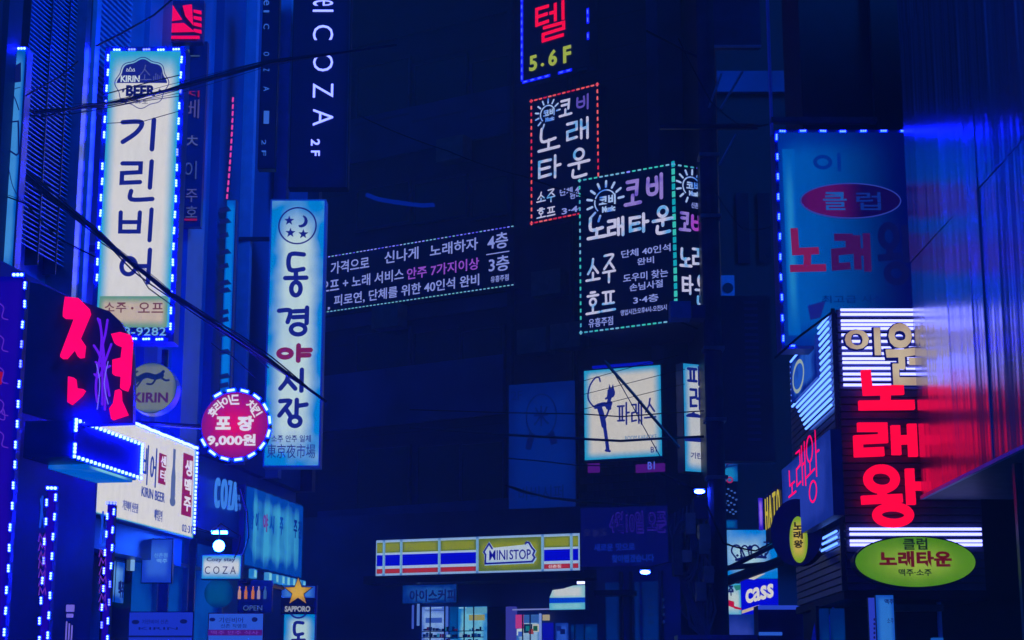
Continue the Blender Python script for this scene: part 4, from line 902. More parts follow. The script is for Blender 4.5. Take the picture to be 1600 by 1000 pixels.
sp('post', 626, 914, 628.5, 975, glow((90, 130, 210)), .3); sp('post', 618, 942, 619.6, 980, glow((60, 90, 200)), .3)
goods = [(0, 20, 80), (4, 40, 110), (60, 16, 70), (4, 8, 50), (6, 60, 130), (30, 120, 170), (0, 10, 60), (120, 170, 200)]  # goods and fittings glow in their own colours to look lit
for row_, yy in enumerate((976, 986, 996)):
    sp('shelf', 632, yy + 7, 728, yy + 8, glow((0, 14, 60)), .36, .1)
    x = 633
    while x < 724:
        w_ = random.choice((2.2, 3, 3.6, 5)); h_ = random.uniform(3, 7.5)
        if random.random() < .86: sp('goods_box', x, yy + 7 - h_, x + w_, yy + 7, glow(random.choice(goods)), .38 + random.uniform(0, .04), .03)
        x += w_ + random.uniform(.3, 1.8)
sp('poster', 634, 950, 664, 950.8, glow((30, 60, 140)), .46); sp('poster', 635, 962, 660, 970, glow((50, 86, 180)), .46); sp('ceiling_tube', 634, 945.5, 660, 946.8, glow((150, 190, 235)), .45); sp('ceiling_tube', 688, 945.5, 699, 946.6, glow((170, 220, 235)), .45)
for x0_, y0_, c_ in ((796, 975, (20, 120, 130)), (801, 980, (150, 60, 60)), (808, 975, (20, 90, 60)), (784, 984, (60, 100, 200)), (845, 975, (10, 30, 120)), (851, 980, (6, 20, 90)), (868, 976, (0, 50, 120)), (880, 980, (0, 36, 110)), (893, 977, (0, 60, 130))): sp('poster', x0_, y0_, x0_ + 6, y0_ + 8, glow(c_), .41)
for x_ in (645, 668, 699, 714, 792, 804, 875, 890): sp('window_mullion', x_, 944 if x_ < 760 else 957 if x_ < 830 else 972, x_ + .9, 1030, STEEL, .34, .05)
s = Sign('window_banner', 'glass banner with dark letters 아이스커피 over the lit store window', 'banner', PS.shift(.1), 629, 915, 713, 943)
s.cabinet(.05, STEEL, .01); s.face(lightbox('coffee_band', (26, 84, 165), (0, 44, 130), .3, .3, blotch=.7)); s.text('아이스커피', 640, 921, 712, 940, INKD, .03)
s = Sign('lightbox_sign', 'small lit white sign with a blue stripe at the right end of the store', 'sign', PS.shift(.5), 859, 918, 914, 953)
A = s.L; s.cabinet(.2, BOX, .01)
b = MB(); b.prism([A(859, 934), A(864, 922), A(880, 920), A(896, 915), A(914, 914), A(914, 934)], -.02, -.002); b.build('face', lightbox('mini_top', (205, 212, 214), (140, 200, 215), .2, .3), s.root)
s.panel(859, 934, 914, 942, glow((0, 66, 205)), y=-.021, t=.02); s.panel(859, 942, 914, 952.5, lightbox('mini_low', (130, 200, 215), (90, 180, 210), .2, .3), y=-.021, t=.02)
MB().box(s.W * .8, s.W, -.05, .0, s.H + .05, s.H + .1).build('top_lamp', lamp((1.4, 1.5, 3), 1, 'small_white'), s.root)
# purple banner
s = Sign('hanging_banner', 'dim violet banner announcing an opening date in outlined letters, over the lane', 'banner', Plane(985, 840, 33.5, -9000), 908, 794, 1044, 886)
s.cabinet(.05, BLACK, .0); s.face(glow((2, 6, 84)))
s.text('4월10일 오픈', 952, 798, 1041, 834, glow((34, 20, 128)), .05); s.text('4월10일 오픈', 954, 801, 1039, 831, glow((4, 6, 90)), .0, y=-.012); s.text('새로운 맛으로', 928, 849, 992, 861, glow((10, 36, 150)), .03); s.text('찾아뵙겠습니다', 956, 866, 1022, 879, glow((10, 40, 150)), .03); s.text('오늘도', 912, 826, 950, 838, glow((30, 34, 90)), .0)
# small street lights
for px, py, Y, lab, sc in ((1093, 768, 24, 'shining oval white lamp head on the utility pole, above the cable coils', 1.0), (1008, 894, 32.5, 'small oval white lamp under the dim violet banner', .95)):
    e = empty('street_lamp', at(px, py, Y)); tag(e, lab, 'lamp')
    h = .065 * sc * Y / 24
    ball('lamp_glass', lamp((2.0, 6, 130), 1, 'oval_lamp'), h, e, (0, 0, 0), (1.1, 1, .45)); MB().box(-h * 1.2, h * 1.2, -h, h, h * .4, h * .75).build('housing', STEEL, e)
    MB().tube([(-h * 1.2, 0, h * .6), (-.5 if px > 1050 else .9, .3, h * .6 + .25)], .015).build('arm', STEEL, e)
# ground floor of the corner: posts and canopy below banner
s = empty('shop_entrance', PS.pt(PS.uz(935, 940)[0], 0, .2), PS.rz); tag(s, 'dark glazed entrance with a short canopy below the violet banner', 'entrance')
uu = lambda px: PS.shift(.2).uz(px, 960)[0] - PS.shift(.2).uz(935, 960)[0]
MB().box(uu(930), uu(1062), .3, 3, 0, 5.2).build('wall', WALL_MID, s); 
for x0, x1 in ((946, 966), (992, 998), (1004, 1030)): MB().box(uu(x0), uu(x1), .2, .29, 0, 3.9).build('glass_panel', LBX('entr', (0, 36, 112), (0, 20, 80)), s)
for x in (970, 986, 1032): MB().box(uu(x), uu(x) + .06, .1, .2, 0, 4.1).build('post', STEEL, s)
MB().box(uu(944), uu(998), -.4, .1, 3.62, 3.72).build('canopy', BLACK, s)
for k in range(4):
    for j in range(2): MB().box(uu(1014) + j * .22, uu(1014) + j * .22 + .1, .16, .19, 3.1 + k * .14, 3.16 + k * .14).build('keypad_light', glow((10, 30, 90)), s)

# ------------------------------------------------------------------ utility pole with its load
up = empty('utility_pole', (at(1113, 500, 24).x, 24, 0)); tag(up, 'tall dark concrete utility pole with cable coils and steel boxes, left of the unlit board', 'utility pole')
MB().tube([(0, 0, 0), (0, 0, 14)], .125, 14).build('pole', paint('pole_concrete', (.06, .08, .16), .7, 0, .4, .3, 4, .3), up)
def ploc(px, py): p = at(px, py, 23.7); return (p.x - up.location.x, p.y - 24, p.z)
for (x0, y0, x1, y1), c in (((1046, 474, 1078, 500), TRIM), ((1080, 480, 1100, 500), BOX), ((1052, 836, 1064, 900), CONC), ((1092, 820, 1108, 858), ALU), ((1083, 780, 1103, 812), BOX)):
    a_ = ploc(x0, y1); b_ = ploc(x1, y0); MB().box(a_[0], b_[0], -.45, -.15, a_[2], b_[2]).build('steel_box', c, up)
coil = MB()
for k in range(9):
    x0 = 1056 + 6 * k; coil.tube([ploc(x0, 800 - k * 3), ploc(x0 - 4 + k, 860), ploc(x0 + 6, 900), ploc(x0 + 14, 930 + 3 * k), ploc(1100, 1010)], .018)
coil.build('cable_coil', paint('grey_cable', (.22, .24, .36), .5), up)
b = MB(); 
for i, r_ in enumerate((.22, .27, .31)):
    c_ = ploc(1070, 862); b.tube([(c_[0] + r_ * .55 * math.cos(t * .3927), -.3 - i * .03, c_[2] + r_ * 1.35 * math.sin(t * .3927)) for t in range(17)], .018)
b.build('cable_coil', paint('grey_cable2', (.26, .28, .4), .5), up)
for k in range(12):
    x0_ = 1062 + (k * 17) % 44; y0_ = 796 + (k * 29) % 120
    MB().tube([ploc(x0_, y0_), ploc(x0_ + (k % 5 - 2) * 8, y0_ + 30), ploc(x0_ + (k % 3) * 9 - 6, y0_ + 70), ploc(1098 + k, 1000)], .011 + .004 * (k % 3)).build('cable_drop', paint('grey_cable3', (.2, .24, .42), .45), up)
for k, (x0_, y0_) in enumerate(((1064, 880), (1090, 868), (1098, 912), (1086, 940), (1070, 836))):
    q_ = ploc(x0_, y0_); MB().box(q_[0], q_[0] + .13, -.5, -.3, q_[2], q_[2] + .16 + .03 * k).build('junction_box', ALU, up)
for z, l in ((12.2, 1.1), (12.7, .9), (9.6, .7)): MB().box(-l, l, -.16, -.10, z, z + .07).build('crossarm', STEEL, up)
for z in (9.2, 8.3, 6.4, 5.4, 4.6): MB().box(-.145, .145, -.15, .15, z, z + .05).build('band_clamp', ALU, up)
for (x0, y0, x1, y1) in ((1127, 115, 1108, 168), (1160, 112, 1126, 170), (1150, 210, 1124, 258)):
    MB().tube([ploc(x0, y0), ploc(x1, y1)], .02).build('brace', ALU, up)

# unlit boards at right of the pole
s = Sign('unlit_board', 'big unlit dark board with a thin pale steel edge right of the utility pole', 'sign', Plane(1160, 600, 26), 1118, 462, 1207, 720)
s.cabinet(.2, BLACK, 0); s.face(paint('board_face', (.012, .018, .07), .4, 0, .5, .3, 2))
MB().box(-.035, -.015, -.03, .05, 0, s.H * 1.0).build('edge_trim', paint('bright_trim', (.5, .55, .8), .25, .9), s.root); MB().box(0, s.W, -.03, .05, -.045, -.02).build('edge_trim', MC['bright_trim'], s.root)
for k in range(22): MB().box(s.W * .55, s.W * .78, -.008, -.003, .3 + k * .1, .34 + k * .1).build('slot', PANEL, s.root)
s = Sign('unlit_board', 'dark blue square board hanging at the top edge above the utility pole', 'sign', Plane(1145, 40, 25), 1103, -60, 1187, 71)
s.cabinet(.2, PANEL, 0); s.face(paint('blue_board', (.02, .06, .2), .4)); MB().box(0, s.W, -.03, .02, -.03, 0).build('edge_trim', TRIM, s.root)
# air conditioners & green triangle on the far right side wall
AR = Plane(1170, 480, 30)
NB = empty('narrow_building', (at(1120, 500, 30.5).x, 30.5, 0)); tag(NB, 'narrow dark navy building between the utility pole and the blue karaoke board', 'building')
MB().box(.1, 5.5, 0, 8, 4.2, 32).build('wall', BLACK, NB); MB().box(.1, 5.5, .6, 8, 0, 4.2).build('wall', WALL_DARK, NB)
for k in range(7): MB().box(.4 + k * .38, .62 + k * .38, -.05, -.003, 9.3, 10.6).build('window', GLASS, NB)
for k in range(3): MB().box(.1, 3.0, -.12, -.003, 12.5 + 3 * k, 12.9 + 3 * k).build('ledge', WALL_MID, NB)
s = Sign('air_conditioner', 'boxy air conditioner unit high on the narrow dark building', 'air conditioner', AR, 1128, 430, 1148, 480); s.cabinet(.35, TRIM, 0); MB().disc(s.W / 2, s.H * .6, s.W * .4, s.W * .4, -.01, .003, 16).build('fan_grille', STEEL, s.root)
s = Sign('pennant', 'small muted green triangular pennant pointing down on the narrow dark building', 'pennant', AR, 1165, 483, 1201, 512); b = MB(); b.prism([s.L(1165, 483), s.L(1201, 483), s.L(1186, 511)], -.02, .0); b.build('cloth', paint('muted_green', (.05, .30, .22), .7), s.root)

# ------------------------------------------------------------------ right building with neon bars
PB = Plane(1310, 650, 16.0); PBL = Plane(1310, 650, 16.0, 790)
xr = at(1310, 650, 16).x
zB = PB.uz(1310, 924)[1]; zT = PB.uz(1310, 483)[1]
KB = empty('karaoke_building', (xr, 16, 0)); tag(KB, 'plank clad karaoke building at right with white neon bars round its corner', 'building')
CL = paint('plank_navy', (.04, .05, .16), .3, .2, .5, .3, 8)
xe = at(1526, 650, 16).x - xr
MB().box(0.02, xe, .02, 2.65, zB, zT).build('wall', paint('bar_wall', (.03, .03, .12), .35, 0, .5, .2, 3), KB)
MB().box(.05, 6, 1.6, 2.7, 0, 24).build('upper_wall', BLACK, KB)
MB().box(-.02, xe + .02, -.04, 2.7, zB - .07, zB).build('sill', BLACK, KB)
pk = MB().box(.02, xe - .01, -.022, .02, 0, .054).mesh('plank', CL); pk2 = MB().box(-.022, .02, .03, 2.6, 0, .054).mesh('plank', CL)
n_pl = int((zT - zB) / .068)
for k in range(n_pl):
    inst('plank', pk, KB, (0, 0, zB + .01 + k * .068)); inst('plank', pk2, KB, (0, 0, zB + .01 + k * .068))
MB().box(-.035, .0, -.035, .0, zB, zT).build('corner_trim', STEEL, KB)
NW = lamp((.95, 1.0, 3.2), 1, 'white_neon_bar'); NC = lamp((.30, .75, 3.0), 1, 'cyan_neon_bar')
def bar(z, x0, x1, name='neon_bar'):
    MB().tube([(x0, -.05, z), (x1, -.05, z)], .013, 8).build(name, NW, KB)
def sbar(z, y0, y1):
    MB().tube([(-.05, y0, z), (-.05, y1, z)], .012, 8).build('neon_bar', NC, KB)
zpx = lambda py: PB.uz(1375, py)[1]
bars = [486, 493, 503, 509, 515, 525, 535, 545, 554, 562, 568, 577, 586, 594, 603]
for y in bars: bar(zpx(y), .05, xe - .03)
for y in (827.5, 835.5, 846, 852): bar(zpx(y), .05, xe - .03)
zs = [zpx(y) for y in (492, 501, 511, 521, 531, 541, 551, 561, 571, 581, 591, 601, 611, 621, 631)]
for i, z in enumerate(zs): sbar(z, .06, 2.3 if i < 9 else 2.9 - .1 * i)
for y in (829, 838, 848): sbar(zpx(y), .06, .95)
# sign letters on the front
s = Sign('channel_letters', 'beige padded letters 이원 standing on the white neon bars', 'sign', PB.shift(.13), 1316, 500, 1470, 612)
b = MB(); b2 = MB()
for ch, x0, y0, x1, y1, w in (('이', 1320, 514, 1373, 556, 7), ('원', 1385, 503, 1440, 603, 7)):
    A_, B_ = s.bx(x0, y0, x1, y1); b.text(ch, A_[0], A_[1], B_[0], B_[1], .02, .03, -.03); o_ = .012; b2.text(ch, A_[0] - o_, A_[1] - o_, B_[0] + o_, B_[1] + o_, .05, .03, .01)
b.build('letter', lightbox('beige_letter', (204, 186, 160), (176, 150, 132), .3, .3, blotch=.4), s.root); b2.build('letter_backing', glow((8, 16, 96)), s.root)
s = Sign('channel_letters', 'big glowing red letters 노래왕 stacked down the dark front wall at right', 'sign', PB.shift(.13), 1336, 570, 1450, 820)
b = MB()
for ch, x0, y0, x1, y1, w in (('노', 1337, 575, 1429, 641, 8.4), ('래', 1337, 659, 1432, 718, 8), ('왕', 1343, 729, 1443, 822, 7.8)): s.glyph(b, ch, x0, y0, x1, y1, w, smooth=False, round_=False, d=.03, y=-.02)
b.build('letter', NEON_R, s.root)
b = MB()
for y in (620, 700, 790): b.box(s.L(1384, y)[0], s.L(1388, y)[0], .0, .12, s.L(1384, y)[1], s.L(1384, y - 3)[1])
b.build('standoff', STEEL, s.root)
# green oval
s = Sign('oval_sign', 'bright green oval lightbox reading 클럽 노래타운 맥주·소주 over the dark entrance', 'sign', Plane(1431, 878, 15.4), 1338, 839, 1524, 917)
cx, cz = s.W / 2, s.H / 2
MB().disc(cx, cz, s.W / 2 + .012, s.H / 2 + .012, .003, .16, 48).build('cabinet', BLACK, s.root)
MB().disc(cx, cz, s.W / 2, s.H / 2, -.004, .002, 48).build('face', lightbox('green_oval', (146, 178, 62), (74, 132, 18), .5, .5, blotch=.12), s.root)
DK = glow((16, 36, 20)); MR = glow((96, 12, 26))
s.text('클럽', 1411, 841, 1448, 859, DK, .02); s.text('맥주·소주', 1404, 889, 1455, 900, DK, .02); s.text('노래타운', 1374, 861, 1486, 886, MR, .045, 1.05)
for q_ in (-.3, .26): MB().box(cx + q_, cx + q_ + .04, .1, .5, cz, cz + .04).build('bracket', STEEL, s.root)
# blue board above
s = Sign('karaoke_board', 'large dim blue board reading 클럽 노래왕 in dark red, blue LED clusters on its rim', 'sign', Plane(1220, 360, 16.6), 1226, 207, 1428, 540)
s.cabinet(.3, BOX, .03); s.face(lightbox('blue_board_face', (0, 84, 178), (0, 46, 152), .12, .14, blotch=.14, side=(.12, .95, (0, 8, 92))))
MB().box(.04, .16, -.003, -.0021, .1, s.H * .92).build('lit_edge', lightbox('lit_edge', (30, 130, 200), (0, 90, 185), .5, .3), s.root)
b = MB(); s.glyph(b, '노', 1231, 354, 1291, 426, 6.4, False, False); b.build('lettering', glow((122, 24, 84)), s.root)
b = MB(); s.glyph(b, '래', 1302, 362, 1359, 428, 6.4, False, False); b.build('lettering', glow((58, 14, 84)), s.root)
b = MB(); s.glyph(b, '왕', 1370, 350, 1427, 444, 6, False, False); b.build('lettering', glow((6, 12, 80)), s.root)
b = MB(); s.glyph(b, '이', 1272, 240, 1318, 268, 3.2, True); b.build('lettering', glow((2, 40, 140)), s.root)
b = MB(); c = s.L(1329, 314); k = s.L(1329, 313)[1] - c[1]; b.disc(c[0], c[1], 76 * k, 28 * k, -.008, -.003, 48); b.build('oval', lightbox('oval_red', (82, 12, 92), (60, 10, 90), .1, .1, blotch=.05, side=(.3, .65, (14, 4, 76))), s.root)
b = MB(); b.stroke(circ(c[0], c[1], 75 * k, 27 * k, 48), .9 * k, .003, -.010, False); b.build('oval_rim', glow((44, 60, 160)), s.root)
s.text('클', 1286, 301, 1322, 329, glow((24, 82, 168)), .008, y=-.018); s.text('럽', 1338, 301, 1375, 329, glow((12, 44, 134)), .008, y=-.018)
s.text('최고급 시설', 1284, 462, 1380, 474, glow((0, 24, 112)), .01); MB().prism([s.L(1262, 478), s.L(1290, 470), s.L(1282, 496), s.L(1266, 500)], -.007, -.003).build('emblem', glow((20, 30, 130)), s.root)
s.row(LM_BLUE, .05, s.H + .012, s.W - .05, s.H + .012, 7); s.row(LM_BLUE, -.012, .07, -.012, s.H - .05, 11); s.row(LM_BLUE, .07, -.0, .07, -.0, 1)
MB().box(-.05, -.03, .05, .15, s.H, s.H + 2.2).build('hanging_rod', TRIM, s.root)
MB().box(-.05, 1.0, .02, .12, s.H + .12, s.H + .17).build('top_rail', STEEL, s.root)
# blue box sign & mirrored emblem at far left of bars
s = Sign('poster_panel', 'blue poster panel with pale rings mounted between the slanted neon bars', 'poster', PBL.shift(.09), 1237, 566, 1276, 630)
s.cabinet(.04, BOX, 0); s.face(lightbox('poster_blue', (30, 84, 190), (4, 30, 130), .2, .2, blotch=.9)); b = MB(); c = (s.W * .35, s.H * .45); b.stroke(circ(*c, s.W * .22, s.H * .35, 20), .02, .004, -.01, False); b.build('ring_print', glow((150, 170, 170)), s.root)

# side sign with three red letters
PSd = PBL.shift(.25)
s = Sign('side_sign', 'slate blue sign on the side wall with narrow glowing red letters 노래왕', 'sign', PSd, 1224, 712, 1300, 808)
s.z0 = PSd.uz(1300, 806)[1]; s.root.location.z = s.z0; s.H = PSd.uz(1300, 668)[1] - s.z0
s.cabinet(.1, BOX, 0); s.face(lightbox('side_face', (36, 60, 168), (20, 44, 140), .2, .2, blotch=.5))
b = MB()
for ch, x0, y0, x1, y1 in (('노', 1234, 732, 1244, 776), ('래', 1247, 694, 1259, 764), ('왕', 1262, 676, 1280, 786)): s.glyph(b, ch, x0, y0, x1, y1, 2.2, False, True, d=.005, y=-.008)
b.build('letter', NEON_R2, s.root)
s = Sign('side_sign', 'dark sign with yellow letters HATO next to a slim violet light strip', 'sign', PSd, 1196, 786, 1222, 830)
s.z0 = PSd.uz(1222, 832)[1]; s.root.location.z = s.z0; s.H = PSd.uz(1222, 752)[1] - s.z0
s.cabinet(.1, BLACK, 0)
b = MB()
for i, ch in enumerate('HATO'): b.text(ch, s.W * (.08 + .23 * i), s.H * .25, s.W * (.24 + .23 * i), s.H * .9, .0, .006, -.006)
b.build('letter', glow((196, 180, 60)), s.root)
s = Sign('light_strip', 'slim violet and white vertical light strip left of the yellow HATO letters', 'light', Plane(1189, 805, 20), 1186, 778, 1192, 828); s.cabinet(.05, STEEL, 0); s.face(lightbox('violet_strip', (150, 110, 235), (50, 30, 200), .4, .3, blotch=.9))
# drum sign
Pd = Plane(1245, 830, 16.8, 1100)
Pd.D = Vector((.55, -.835)); Pd.N = Vector((-.835, -.55)); Pd.rz = math.atan2(-.835, .55)
e = empty('drum_sign', at(1245, 832, 16.8), math.radians(-22)); tag(e, 'dark purple drum sign with a tall yellow green oval bearing dark letters', 'sign')
MB().disc(0, 0, .24, .31, 0, .22, 36).build('drum', paint('drum_plum', (.015, .006, .03), .35), e); MB().disc(0, 0, .25, .32, -.012, 0, 36).build('rim', paint('drum_rim', (.03, .012, .07), .3, .4), e)
MB().disc(.02, -.07, .085, .22, -.03, -.012, 30).build('face', lightbox('yellow_oval', (200, 176, 76), (120, 160, 30), .4, .3, blotch=.2), e)
b = MB()
for i, ch in enumerate('노래왕'): b.text(ch, -.025, .02 - i * .085, .065, .095 - i * .085, .04, .004, -.034)
b.build('lettering', glow((40, 34, 10)), e); MB().box(.1, .9, .1, .14, 0, .04).build('bracket', STEEL, e)
# lower wall, folded parasol, banner, entrance
s = empty('entrance_wall', (xr, 16.1, 0)); tag(s, 'dark recessed entrance wall with glass and thin posts below the green oval', 'wall')
MB().box(-.05, 6, 1.2, 1.5, 0, zB - .06).build('wall', BLACK, s)
for x0, x1 in ((1312, 1326), (1330, 1352)): MB().box(at(x0, 960, 16).x - xr, at(x1, 960, 16).x - xr, .9, .98, 0, zB - .1).build('glass_panel', LBX('teal_glass', (0, 54, 128), (0, 30, 100)), s)
for px, c in ((1410, STEEL), (1483, TRIM)): x = at(px, 960, 16).x - xr; MB().box(x, x + .03, .3, .36, 0, zB - .07).build('post', c, s)
MB().box(at(1370, 930, 16).x - xr, at(1486, 930, 16).x - xr, .2, .3, zB - .16, zB - .1).build('lintel', STEEL, s)
MB().box(at(1466, 990, 16).x - xr, at(1482, 990, 16).x - xr, .1, .2, 0, PB.uz(1470, 995)[1]).build('stand', glow((20, 80, 170)), s)
s = Sign('street_banner', 'upright pale blue banner with small dark print below the green oval', 'banner', Plane(1385, 970, 15.2), 1373, 930, 1398, 1040); s.cabinet(.04, STEEL, .005); s.face(lightbox('pale_banner', (44, 116, 205), (20, 80, 185), .3, .1, blotch=.3)); s.text('맥주', 1382, 936, 1396, 944, INKD, .02); s.text('소주', 1386, 966, 1396, 974, INKD)
s = Sign('street_banner', 'slim blue violet banner with dots, left of the upright pale blue banner', 'banner', Plane(1365, 970, 15.3), 1361, 934, 1370, 1040); s.cabinet(.04, STEEL, .003); s.face(glow((40, 60, 190)))
b = MB()
for k in range(5): b.disc(*s.L(1366, 968 + 7 * k), .008, .012, -.008, -.003, 8)
b.build('dot_print', glow((20, 20, 80)), s.root)
pa = empty('folded_parasol', (at(1296, 960, 17.4).x, 17.4, 0)); tag(pa, 'folded blue parasol standing under the bars at the right corner', 'parasol')
MB().tube([(0, 0, 0), (0, 0, 2.85)], .02).build('pole', ALU, pa)
v = []; n_ = 14
for j, (z, r_) in enumerate(((2.82, .02), (2.6, .07), (2.3, .13), (1.9, .19), (1.5, .22))):
    v += [(r_ * (1 + .3 * (k % 2)) * math.cos(6.283 * k / n_), r_ * (1 + .3 * (k % 2)) * math.sin(6.283 * k / n_), z) for k in range(n_)]
MB().add(v, [(j * n_ + k, j * n_ + (k + 1) % n_, (j + 1) * n_ + (k + 1) % n_, (j + 1) * n_ + k) for j in range(4) for k in range(n_)]).build('canopy', paint('parasol_cloth', (.05, .12, .7), .6), pa)

# ------------------------------------------------------------------ crown and beer signs between
PC = Plane(1170, 870, 27)
s = Sign('crown_sign', 'cyan lit box with the dark outline of a crown behind slanting beams', 'sign', PC, 1120, 828, 1214, 904)
s.cabinet(.2, BOX, .01); s.face(lightbox('crown_face', (168, 210, 226), (0, 128, 222), .45, .4, blotch=.3))
b = MB()
for pl, w in ((((1150, 872), (1143, 862), (1146, 853), (1154, 853), (1160, 862), (1164, 872)), 1.3), (((1160, 872), (1157, 860), (1162, 853), (1168, 856), (1171, 870)), 1.3), (((1174, 870), (1174, 856), (1180, 852), (1186, 858), (1184, 870)), 1.3), (((1184, 870), (1190, 856), (1198, 855), (1200, 862), (1194, 870)), 1.3)):
    b.stroke([s.L(*q) for q in pl], w * .0098, .004, -.012)
b.stroke([s.L(1150, 875), s.L(1172, 870), s.L(1196, 871)], .02, .004, -.012); b.box(*(s.L(1170.5, 0)[0], s.L(1173.5, 0)[0]), -.016, -.008, s.L(1172, 852)[1], s.L(1172, 843)[1]); b.box(*(s.L(1167, 0)[0], s.L(1177, 0)[0]), -.0165, -.008, s.L(1172, 848.5)[1], s.L(1172, 846)[1]); b.disc(*s.L(1172, 856), .035, .04, -.017, -.008, 10)
for x, y in ((1152, 868), (1158, 869), (1190, 868), (1196, 866), (1180, 871)): b.disc(*s.L(x, y), .02, .02, -.016, -.008, 8)
b.build('crown', INKD, s.root)
for i, (x0, y0, x1, y1) in enumerate(((1118, 898, 1218, 848), (1120, 914, 1222, 876), (1130, 888, 1214, 880))):
    p0 = at(x0, y0, 26.2); p1 = at(x1, y1, 26.2)
    e = empty('awning_beam', p0); tag(e, ('topmost dark slanting beam crossing the crown sign', 'lower thick dark slanting beam under the crown sign', 'short dark slanting beam just beneath the crown outline')[i], 'beam')
    MB().tube([(0, 0, 0), tuple(p1 - p0)], (.035, .075, .04)[i], 8).build('bar', BLACK, e)
s = Sign('beer_sign', 'deep blue beer sign with tilted white letters cass over a pale stripe', 'sign', PC.shift(.3), 1159, 905, 1216, 966)
s.cabinet(.15, BOX, .0); s.face(glow((0, 4, 218)))
v, f = textmesh('cass', .03); A = s.L(1165, 944); B = s.L(1208, 913); hh = s.L(1165, 918)[1] - A[1]
MB().add([(A[0] + (B[0] - A[0]) * p[0], -.014 + .008 * p[2], A[1] + hh * .85 * p[1] + (hh * .42) * p[0]) for p in v], f).build('lettering', glow((220, 218, 215)), s.root)
b = MB(); b.prism([s.L(1159, 954), s.L(1186, 945), s.L(1186, 950), s.L(1159, 959)], -.008, -.003); b.build('stripe', glow((196, 180, 160)), s.root)
b = MB(); b.prism([s.L(1157, 902), s.L(1196, 896), s.L(1178, 906)], -.008, .0); b.build('upper_wedge', glow((200, 200, 190)), s.root)
s = Sign('beer_sign', 'white and cyan lit poster with a red ribbon left of the blue cass sign', 'poster', PC.shift(.25), 1127, 912, 1158, 966)
s.cabinet(.1, BOX, .0); s.face(lightbox('ribbon_face', (190, 210, 212), (60, 170, 214), .2, .4, blotch=.15))
b = MB(); b.prism([s.L(1129, 935), s.L(1147, 940), s.L(1147, 950), s.L(1129, 943)], -.008, -.003); b.prism([s.L(1147, 947), s.L(1158, 950), s.L(1158, 953), s.L(1147, 951)], -.0085, -.003); b.build('ribbon', glow((190, 16, 60)), s.root)
s.text('맥주', 1130, 914, 1146, 931, INKD, .06); MB().prism([s.L(1146, 915), s.L(1157, 914), s.L(1157, 921), s.L(1150, 923)], -.008, -.003).build('green_print', glow((40, 130, 120)), s.root)
# small items around 1125-1240, 720-830 : cluttered lit window
s = Sign('window_clutter', 'small cyan window glimpse with dotted ornaments between pole and dark board', 'window', Plane(1140, 760, 27), 1122, 722, 1152, 832)
s.cabinet(.1, BLACK, 0); s.panel(1122, 724, 1152, 752, lightbox('glimpse', (20, 130, 190), (0, 70, 160), .4, .4, blotch=.8)); s.panel(1126, 812, 1152, 826, lightbox('glimpse2', (0, 90, 160), (0, 40, 120), .3, .3))
b = MB()
for k in range(26): b.disc(*s.L(1124 + (k * 7.3) % 27, 762 + (k * 13.7) % 44), .02, .014, -.01, .002, 8)
b.build('ornament_print', glow((50, 90, 170)), s.root); b = MB(); b.stroke(circ(*s.L(1140, 750), .04, .04, 12), .012, .004, -.01, False); b.build('ring_print', glow((160, 30, 90)), s.root)
b = MB(); b.stroke([s.L(1122, 733), s.L(1136, 730), s.L(1152, 727)], .01, .004, -.012); b.stroke([s.L(1126, 744), s.L(1134, 730), s.L(1140, 722)], .012, .004, -.012); b.build('branch_print', INKD, s.root)
s = Sign('shop_counter', 'blue framed stall front at street level under the cass sign', 'stall', Plane(1190, 980, 22), 1187, 946, 1258, 1040); s.cabinet(.4, PANEL, 0)
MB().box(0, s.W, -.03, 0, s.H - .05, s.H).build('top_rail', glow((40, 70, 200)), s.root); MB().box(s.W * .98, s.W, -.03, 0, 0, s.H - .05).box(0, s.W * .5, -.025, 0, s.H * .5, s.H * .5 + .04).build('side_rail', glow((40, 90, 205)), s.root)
s = Sign('shop_counter', 'dim grey blue stall roof left of the blue framed stall', 'stall', Plane(1140, 980, 22), 1060, 992, 1184, 1050); s.cabinet(.5, PANEL, 0); MB().box(0, s.W, -.03, 0, s.H - .06, s.H).build('top_rail', paint('roof_rail', (.1, .15, .5), .4), s.root)
s = Sign('wall_poster', 'plain pale blue violet panel directly under the cass sign', 'poster', Plane(1150, 970, 25), 1127, 960, 1184, 1040); s.cabinet(.05, STEEL, 0); s.face(lightbox('under_cass', (44, 66, 170), (10, 40, 130), .3, .3, blotch=.5))

# ------------------------------------------------------------------ glossy overhang at right: a real polished metal wall that mirrors the signs
PW = Plane(1440, 775, 15.8, 790)
zW = PW.uz(1440, 775)[1]
xw = PW.O.x
m = bpy.data.materials.new('polished_wall'); m.use_nodes = True; n = m.node_tree; bs = n.nodes['Principled BSDF']
bs.inputs['Base Color'].default_value = (.55, .58, .92, 1); bs.inputs['Metallic'].default_value = 1; bs.inputs['Roughness'].default_value = .24
tc = n.nodes.new('ShaderNodeTexCoord'); mp = n.nodes.new('ShaderNodeMapping'); mp.inputs['Scale'].default_value = (1.7, 1.7, .10)
nz = n.nodes.new('ShaderNodeTexNoise'); nz.inputs['Scale'].default_value = 2.2; nz.inputs['Detail'].default_value = 2
n.links.new(tc.outputs['Object'], mp.inputs[0]); n.links.new(mp.outputs[0], nz.inputs['Vector'])
bp = n.nodes.new('ShaderNodeBump'); bp.inputs['Strength'].default_value = .6; bp.inputs['Distance'].default_value = .04
n.links.new(nz.outputs[0], bp.inputs['Height']); n.links.new(bp.outputs[0], bs.inputs['Normal'])
OV = empty('polished_overhang', (xw, 15.8, zW), PW.rz); tag(OV, 'polished blue metal overhang on the right mirroring the karaoke signs', 'overhang')
MB().box(0, 12, .08, 5, 0, 6.5).build('core', BLACK, OV)
